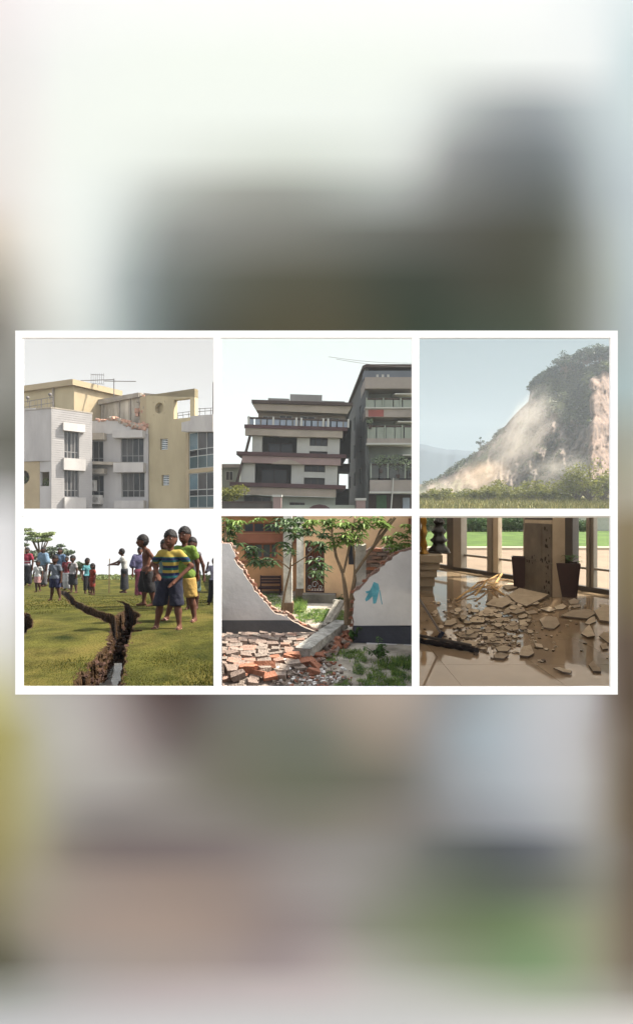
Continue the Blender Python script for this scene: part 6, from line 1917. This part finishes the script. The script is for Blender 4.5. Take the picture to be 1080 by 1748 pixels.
m_go = mat('statue_gold', S(150, 112, 48), .35, .2, 8, metal=.6)
sx_, sd_ = C(6, 138, 0, 9.25).x, 9.25
st1 = thing('dark_statue', Vector((sx_, sd_, zt6)), 'dark robed statue with flared tiers on the stepped pedestal', 'statue')
hS = -.06 - zt6
prof = [(.20, 0), (.21, .03), (.19, .07), (.13, .12), (.105, .17), (.15, .205), (.165, .225), (.11, .27), (.085, .32), (.125, .36), (.135, .38), (.09, .43), (.065, .49), (.10, .53), (.11, .55), (.07, .60), (.05, .67)]
kz = hS / .67
mb = MB(); mb.lathe([(r * kz * .9, z * kz) for r, z in prof], (sx_, sd_, zt6), 24, tw=lambda a, j: 1 + .08 * math.sin(6 * a + j * .4)); mb.build('robe', m_dk, st1, True)
mb = MB(); mb.lathe([(.22 * kz * .9, 0), (.225 * kz * .9, .02), (.2 * kz * .9, .035)], (sx_, sd_, zt6), 24); mb.build('foot', m_dk, st1)
gx, gd = C(6, 58, 0, 9.0).x, 9.0
st2 = thing('golden_statue', Vector((gx, gd, zt6)), 'slim golden figure beside the dark statue', 'statue')
prof = [(.085, 0), (.09, .02), (.06, .05), (.05, .1), (.07, .14), (.062, .2), (.045, .27), (.06, .33), (.068, .38), (.05, .44), (.036, .5), (.055, .55), (.06, .6), (.04, .68)]
kz = hS / .68
mb = MB(); mb.lathe([(r * kz * .9, z * kz) for r, z in prof], (gx, gd, zt6), 20, tw=lambda a, j: 1 + .16 * math.sin(3 * a + j * .9)); mb.build('figure', m_go, st2, True)
mb = MB(); mb.lathe([(.1 * kz, 0), (.1 * kz, .015)], (gx, gd, zt6 + .001), 20); mb.build('plinth', m_go, st2)

# floor mop: pole and long head
hd0, hd1 = g6(20, 694), g6(345, 752)
mp = thing('dust_mop', hd0.lerp(hd1, .4), 'wide dark dust mop pushed against the fallen plaster', 'mop')
m_mop = mat('mop_black', S(34, 28, 28), .9, .3, 20, .5, 60)
mb = MB(); nseg = 14
mb.tube([hd0.lerp(hd1, k / nseg) + Vector((0, 0, .029 + .005 * math.sin(k * 2.3))) for k in range(nseg + 1)], [.026 + .005 * rng.random() for k in range(nseg + 1)], 10); mb.build('mop_head', m_mop, mp, True)
mb = MB(); a = hd0 + Vector((0, .05, .075)); b = hd1 + Vector((-.06, .05, .07)); mb.tube([a, b], .018, 8); mb.build('clamp_bar', m_aluD, mp)
ja = g6(152, 690) + Vector((0, .03, .09))
mb = MB(); mb.tube([ja + Vector((0, 0, -.05)), ja, C(6, 30, 455, ja.y - .25)], [.016, .013, .013], 8); mb.build('pole', mat('pole_metal', S(150, 146, 142), .35, .1, metal=.5), mp)
mb = MB(); mb.tube([ja + Vector((-.02, 0, -.06)), ja + Vector((.02, 0, .02))], .028, 8); mb.build('joint', mat('joint_blue', S(32, 40, 58), .5, .1), mp)

# plaster pieces
m_pc = [mat('plaster_piece_%d' % k, S(*c), .8, .14, 7, .25, 30, spec=.3) for k, c in enumerate(((164, 147, 125), (148, 132, 112), (180, 163, 140)))]
m_pe = mat('plaster_edge', S(96, 82, 70), .95, .2, 8)
def shard(poly, th, m, lift=0.0, tilt=0.0):
    """flat broken piece: outline in crop coordinates laid on the floor"""
    pts = [g6(cx, cy) for cx, cy in poly]
    c = sum(pts, Vector()) / len(pts)
    r2 = max((q - c).length for q in pts)
    rel = [q - c for q in pts]
    # the sight lines are shallow: keep real pieces from becoming needles along the view
    n = len(rel)
    R = Matrix.Rotation(tilt, 3, 'X')
    low = min((R @ q).z for q in rel)
    mb = MB()
    bot = [R @ q - Vector((0, 0, low)) + Vector((0, 0, lift)) for q in rel]
    top = [q * .97 + Vector((0, 0, th * .62)) for q in bot]
    mb.add(bot + top, [tuple(range(n - 1, -1, -1)), tuple(range(n, 2 * n))], 0)
    mb.add(bot + top, [(k, (k + 1) % n, n + (k + 1) % n, n + k) for k in range(n)], 1)
    o = mb.build('plaster_shard', [m, m_pe])
    o.location = c + Vector((0, 0, .002))
    return o
def blob(cx, cy, rx, ry, n=7, j=.22):
    ph = rng.uniform(0, 6.28)
    return [(cx + rx * math.cos(a) * rng.uniform(1 - j, 1 + j * .4), cy + ry * math.sin(a) * rng.uniform(1 - j, 1 + j * .4)) for a in [ph + i * 2 * math.pi / n for i in range(n)]]
big = [
 ([(500, 462), (560, 428), (720, 458), (680, 478), (600, 512), (540, 492)], .03, 'largest flat plaster slab lying in front of the column'),
 ([(775, 565), (840, 535), (930, 530), (968, 550), (920, 580)], .03, 'wide flat plaster slab below the brown planter'),
 ([(955, 545), (1010, 515), (1062, 520), (1062, 600), (985, 590)], .035, 'big slab cut by the right side of the lobby view'),
 ([(380, 505), (420, 478), (500, 470), (530, 492), (470, 520)], .025, 'flat slab left of the largest slab'),
 ([(480, 530), (530, 500), (585, 518), (595, 535), (545, 552)], .025, 'flat slab tucked below the largest slab'),
 ([(340, 548), (390, 526), (455, 530), (440, 556), (380, 566)], .022, 'grey slab in the middle left of the debris'),
 ([(385, 650), (480, 655), (484, 706), (402, 706)], .025, 'squarish pale slab near the mop'),
 ([(665, 585), (700, 570), (760, 575), (775, 608), (745, 632), (690, 625)], .03, 'rounded plaster slab alone on the shiny floor'),
 ([(886, 660), (905, 640), (930, 615), (948, 645), (960, 672), (920, 678)], .025, 'pointed plaster piece right of the middle'),
 ([(980, 670), (1010, 650), (1062, 660), (1062, 708), (1030, 706)], .025, 'pale piece at the right side below the big slab'),
 ([(925, 822), (950, 800), (990, 845), (992, 858), (950, 856)], .022, 'lone long shard near the bottom right of the floor'),
 ([(740, 842), (770, 838), (838, 858), (832, 868), (790, 862)], .02, 'thin shard lying alone at the bottom of the floor'),
 ([(472, 405), (505, 390), (548, 392), (550, 412), (500, 422)], .02, 'oval pale piece leaning near the planks'),
 ([(475, 622), (505, 605), (555, 610), (558, 632), (515, 640)], .02, 'bright rounded chip in the window reflection'),
 ([(560, 585), (600, 580), (602, 608), (565, 612)], .02, 'bright square chip in the window reflection'),
 ([(410, 580), (470, 570), (520, 578), (505, 588), (430, 594)], .02, 'long narrow piece in the middle of the debris'),
 ([(275, 632), (340, 628), (372, 636), (340, 644), (285, 642)], .02, 'long narrow piece above the mop head'),
 ([(295, 578), (340, 568), (380, 580), (350, 600), (305, 598)], .025, 'rough lump of plaster left of the middle'),
 ([(575, 735), (620, 722), (640, 765), (610, 782), (560, 775)], .022, 'pale slab at the lower edge of the debris'),
 ([(818, 480), (850, 468), (880, 478), (870, 494), (830, 496)], .02, 'flat piece at the foot of the brown planter'),
 ([(745, 512), (790, 498), (812, 510), (790, 524), (755, 526)], .02, 'flat piece right of the largest slab'),
 ([(668, 525), (720, 515), (758, 530), (720, 540)], .02, 'narrow flat piece below the right end of the largest slab'),
 ([(590, 538), (640, 530), (660, 545), (610, 550)], .02, 'thin flat piece under the tip of the largest slab'),
 ([(905, 600), (930, 570), (958, 560), (965, 590), (930, 606)], .02, 'piece wedged beside the big right slab'),
 ([(165, 612), (175, 590), (215, 585), (235, 600), (200, 614)], .03, 'broken lump at the left of the debris'),
 ([(225, 655), (290, 648), (350, 660), (330, 676), (250, 672)], .02, 'flat piece just above the mop head'),
 ([(240, 700), (300, 690), (350, 700), (330, 722), (260, 718)], .02, 'flat piece right behind the mop head'),
 ([(435, 735), (480, 722), (520, 735), (500, 752), (450, 752)], .02, 'cracked piece right of the mop end'),
 ([(425, 770), (465, 760), (505, 772), (480, 790), (430, 786)], .03, 'crumbled lump below the pale slabs'),
 ([(640, 706), (680, 712), (688, 730), (650, 728)], .025, 'small thick chunk alone in the middle of the floor'),
 ([(985, 715), (1020, 705), (1030, 735), (1000, 740)], .02, 'small dark-edged piece near the right side of the floor'),
 ([(835, 505), (880, 498), (885, 512), (850, 518)], .018, 'small flat strip below the planter'),
 ([(980, 502), (1020, 498), (1025, 508), (990, 511)], .018, 'small flat strip at the right window'),
]
for k, (poly, th, lb) in enumerate(big):
    o = shard(poly, th, m_pc[k % 3], rng.uniform(0, .012), rng.uniform(0, .04))
    tag(o, lb, 'plaster piece', 'broken plaster pieces on the lobby floor')
small = 0
while small < 120:
    cx, cy = rng.gauss(400, 130), rng.gauss(600, 70)
    if small > 95: cx, cy = rng.uniform(560, 1030), rng.uniform(480, 800)
    if small > 112: cx, cy = rng.uniform(90, 300), rng.uniform(455, 560)
    if not (60 < cx < 1035 and 455 < cy < 810) or cy > 660 + (cx - 40) * .32 + 40: continue
    if cy > 560 and cx < 350 and cy > 640 + (cx - 40) * .19: continue
    sz = rng.uniform(8, 26) * (.55 if small > 95 else 1)
    o = shard(blob(cx, cy, sz, sz * rng.uniform(.3, .5), rng.choice([5, 6, 7])), rng.uniform(.012, .03), rng.choice(m_pc), rng.uniform(0, .03) if small < 95 else 0, rng.uniform(0, .12))
    zone = ('just behind the mop head' if cx < 330 and cy > 600 else 'at the left fringe of the debris' if cx < 300 else 'beside the splintered laths' if cy < 500 and cx < 520 else
            'scattered alone towards the right windows' if cx > 760 else 'below the largest slab' if cx > 560 and cy < 600 else 'alone on the open shiny floor' if cx > 560 else
            'at the lower edge of the debris' if cy > 680 else 'in the thick of the debris')
    tag(o, 'small broken plaster piece ' + zone, 'plaster piece', 'small plaster pieces on the lobby floor')
    small += 1
mb = MB()
for k in range(420):
    cx, cy = rng.gauss(420, 170), rng.gauss(630, 85)
    if not (45 < cx < 1035 and 450 < cy < 860) or cy > 690 + (cx - 40) * .25: continue
    p0 = g6(cx, cy); s = rng.uniform(.008, .03)
    mb.box(p0 + Vector((0, 0, s * .35)), (s * 1.5, s * 1.3, s * .7), Matrix.Rotation(rng.uniform(0, 6), 3, 'Z') @ Matrix.Rotation(rng.gauss(0, .4), 3, 'X'), rng.choice([0, 1]))
tag(mb.build('plaster_crumbs', [m_pc[0], m_pe]), 'fine plaster crumbs scattered over the lobby floor', 'debris', kind='stuff')
# splintered wooden laths
m_wd = [mat('lath_pale', S(178, 142, 92), .85, .2, 6, stretch=(1, 1, 4)), mat('lath_brown', S(124, 92, 62), .85, .2, 6)]
laths = [((232, 474), (345, 400), .03, 0, 'long pale lath sticking out to the left of the pile'), ((342, 392), (440, 380), .05, 1, 'thick brown lath across the top of the pile'), ((330, 462), (392, 398), .03, 0, 'pale lath slanting through the pile'),
         ((412, 410), (478, 462), .03, 0, 'pale lath pointing towards the largest slab'), ((400, 372), (455, 356), .03, 0, 'short pale lath at the back of the pile'), ((420, 420), (470, 362), .04, 0, 'bright lath standing up in the pile'),
         ((440, 384), (502, 378), .03, 1, 'brown lath at the right end of the pile'), ((280, 450), (360, 432), .025, 0, 'thin pale lath low in the pile'), ((300, 436), (400, 392), .025, 1, 'brown lath behind the long pale one'), ((350, 418), (450, 396), .025, 0, 'pale lath in the middle of the pile')]
for k, (a, b, w, mi, lb) in enumerate(laths):
    pa, pb_ = g6(*a) + Vector((0, 0, .02 + .012 * (k % 4))), g6(*b) + Vector((0, 0, .06 + .03 * (k % 3)))
    tag(beam(pa, pb_, w, w * .5, 'wooden_lath', lb, m_wd[mi]), lb, 'lath', 'splintered laths on the lobby floor')

# garden outside the glass
m_patio = mat('patio_stone', S(128, 108, 90), .85, .14, 1.2, .1)
m_lawn = mat('lawn_green', S(58, 80, 27), .95, .2, .6, .4, 20, col2=S(80, 100, 38))
def ywin(px): 
    u = fW.uz((px - 704) / K, 0)[0]; return fW.pt(u, 0, -.07)
ppx = [700, 760, 820, 880, 940, 1000, 1066]
mb = MB()
for a, b in zip(ppx[:-1], ppx[1:]):
    qa, qb = ywin(a), ywin(b)
    mb.add([(qa.x, qa.y, -H6 - .02), (qb.x, qb.y, -H6 - .02), (xr6(b, 19), 19, -H6 - .02), (xr6(a, 19), 19, -H6 - .02)], [(0, 1, 2, 3)])
tag(mb.build('patio', m_patio), kind='structure')
def slabs():
    pass
mb = MB(); mb.add([(xr6(712, 18.9), 18.9, -H6 - .035), (xr6(1150, 18.9), 18.9, -H6 - .035), (xr6(1150, 41), 41, -1.6), (xr6(712, 41), 41, -1.6)], [(0, 1, 2, 3)])
tag(mb.build('lawn', m_lawn), kind='structure')
mb = MB(); mb.hexa([(xr6(712, 18.7), 18.7, -H6 - .02), (xr6(1150, 18.7), 18.7, -H6 - .02), (xr6(1150, 19.3), 19.3, -H6 - .02), (xr6(712, 19.3), 19.3, -H6 - .02), (xr6(712, 18.7), 18.7, -H6 + .08), (xr6(1150, 18.7), 18.7, -H6 + .08), (xr6(1150, 19.3), 19.3, -H6 + .08), (xr6(712, 19.3), 19.3, -H6 + .08)])
tag(mb.build('kerb', mat('kerb_pale', S(176, 160, 140), .85, .1, 2)), kind='structure')
ml_h = leafmat('leaf_hedge', S(52, 72, 44), S(88, 108, 66), 2)
for (a, b, h, lb) in ((716, 790, 1.45, 'long dark hedge beyond the lawn at the left of the windows'), (791, 850, 1.1, 'darker low hedge seen left of the column'), (855, 905, 1.3, 'hedge stretch hidden mostly by the column'), (985, 1008, .9, 'small round shrub before the pale wall at the right')):
    mb = MB(); st = MB(); base = Vector((xr6((a + b) / 2, 38), 38, -1.6)); t = thing('hedge', base, lb, 'hedge')
    n = int((b - a) * 1.0)
    for k in range(n):
        x = xr6(a + (b - a) * (k + .5) / n, 38)
        leaves(mb, rng, (x, 38 + rng.uniform(-.4, .4), -1.6 + h * rng.uniform(.3, .75)), (.45, .45, h * .42), 46, .12)
        if k % 5 == 0: st.tube([(x, 38, -1.65), (x, 38, -1.6 + h * .6)], .04, 5)
    mb.v = [Vector((v.x, v.y, min(v.z, .1))) for v in mb.v]
    mb.build('foliage', ml_h, t); st.build('stems', bark, t)
mb = MB()
for a, b in ((880, 930), (938, 1060)):
    mb.hexa([(xr6(a, 39.5), 39.5, -1.7), (xr6(b, 39.5), 39.5, -1.7), (xr6(b, 39.8), 39.8, -1.7), (xr6(a, 39.8), 39.8, -1.7), (xr6(a, 39.5), 39.5, .2), (xr6(b, 39.5), 39.5, .2), (xr6(b, 39.8), 39.8, .2), (xr6(a, 39.8), 39.8, .2)])
t = thing('garden_wall', Vector((xr6(970, 39.6), 39.6, -1.7)), 'pale garden wall beyond the lawn', 'wall'); mb.build('wall', mat('garden_wall_pale', S(168, 164, 158), .9, .08), t)
mb = MB(); mb.hexa([(xr6(708, 40.3), 40.3, -1.7), (xr6(880, 40.3), 40.3, -1.7), (xr6(880, 40.5), 40.5, -1.7), (xr6(708, 40.3), 40.5, -1.7), (xr6(708, 40.3), 40.3, .2), (xr6(880, 40.3), 40.3, .2), (xr6(880, 40.5), 40.5, .2), (xr6(708, 40.3), 40.5, .2)])
tag(mb.build('garden_fence', mat('fence_dark_green', S(84, 92, 84), .9, .1)), 'dull green fence behind the hedge', 'fence')
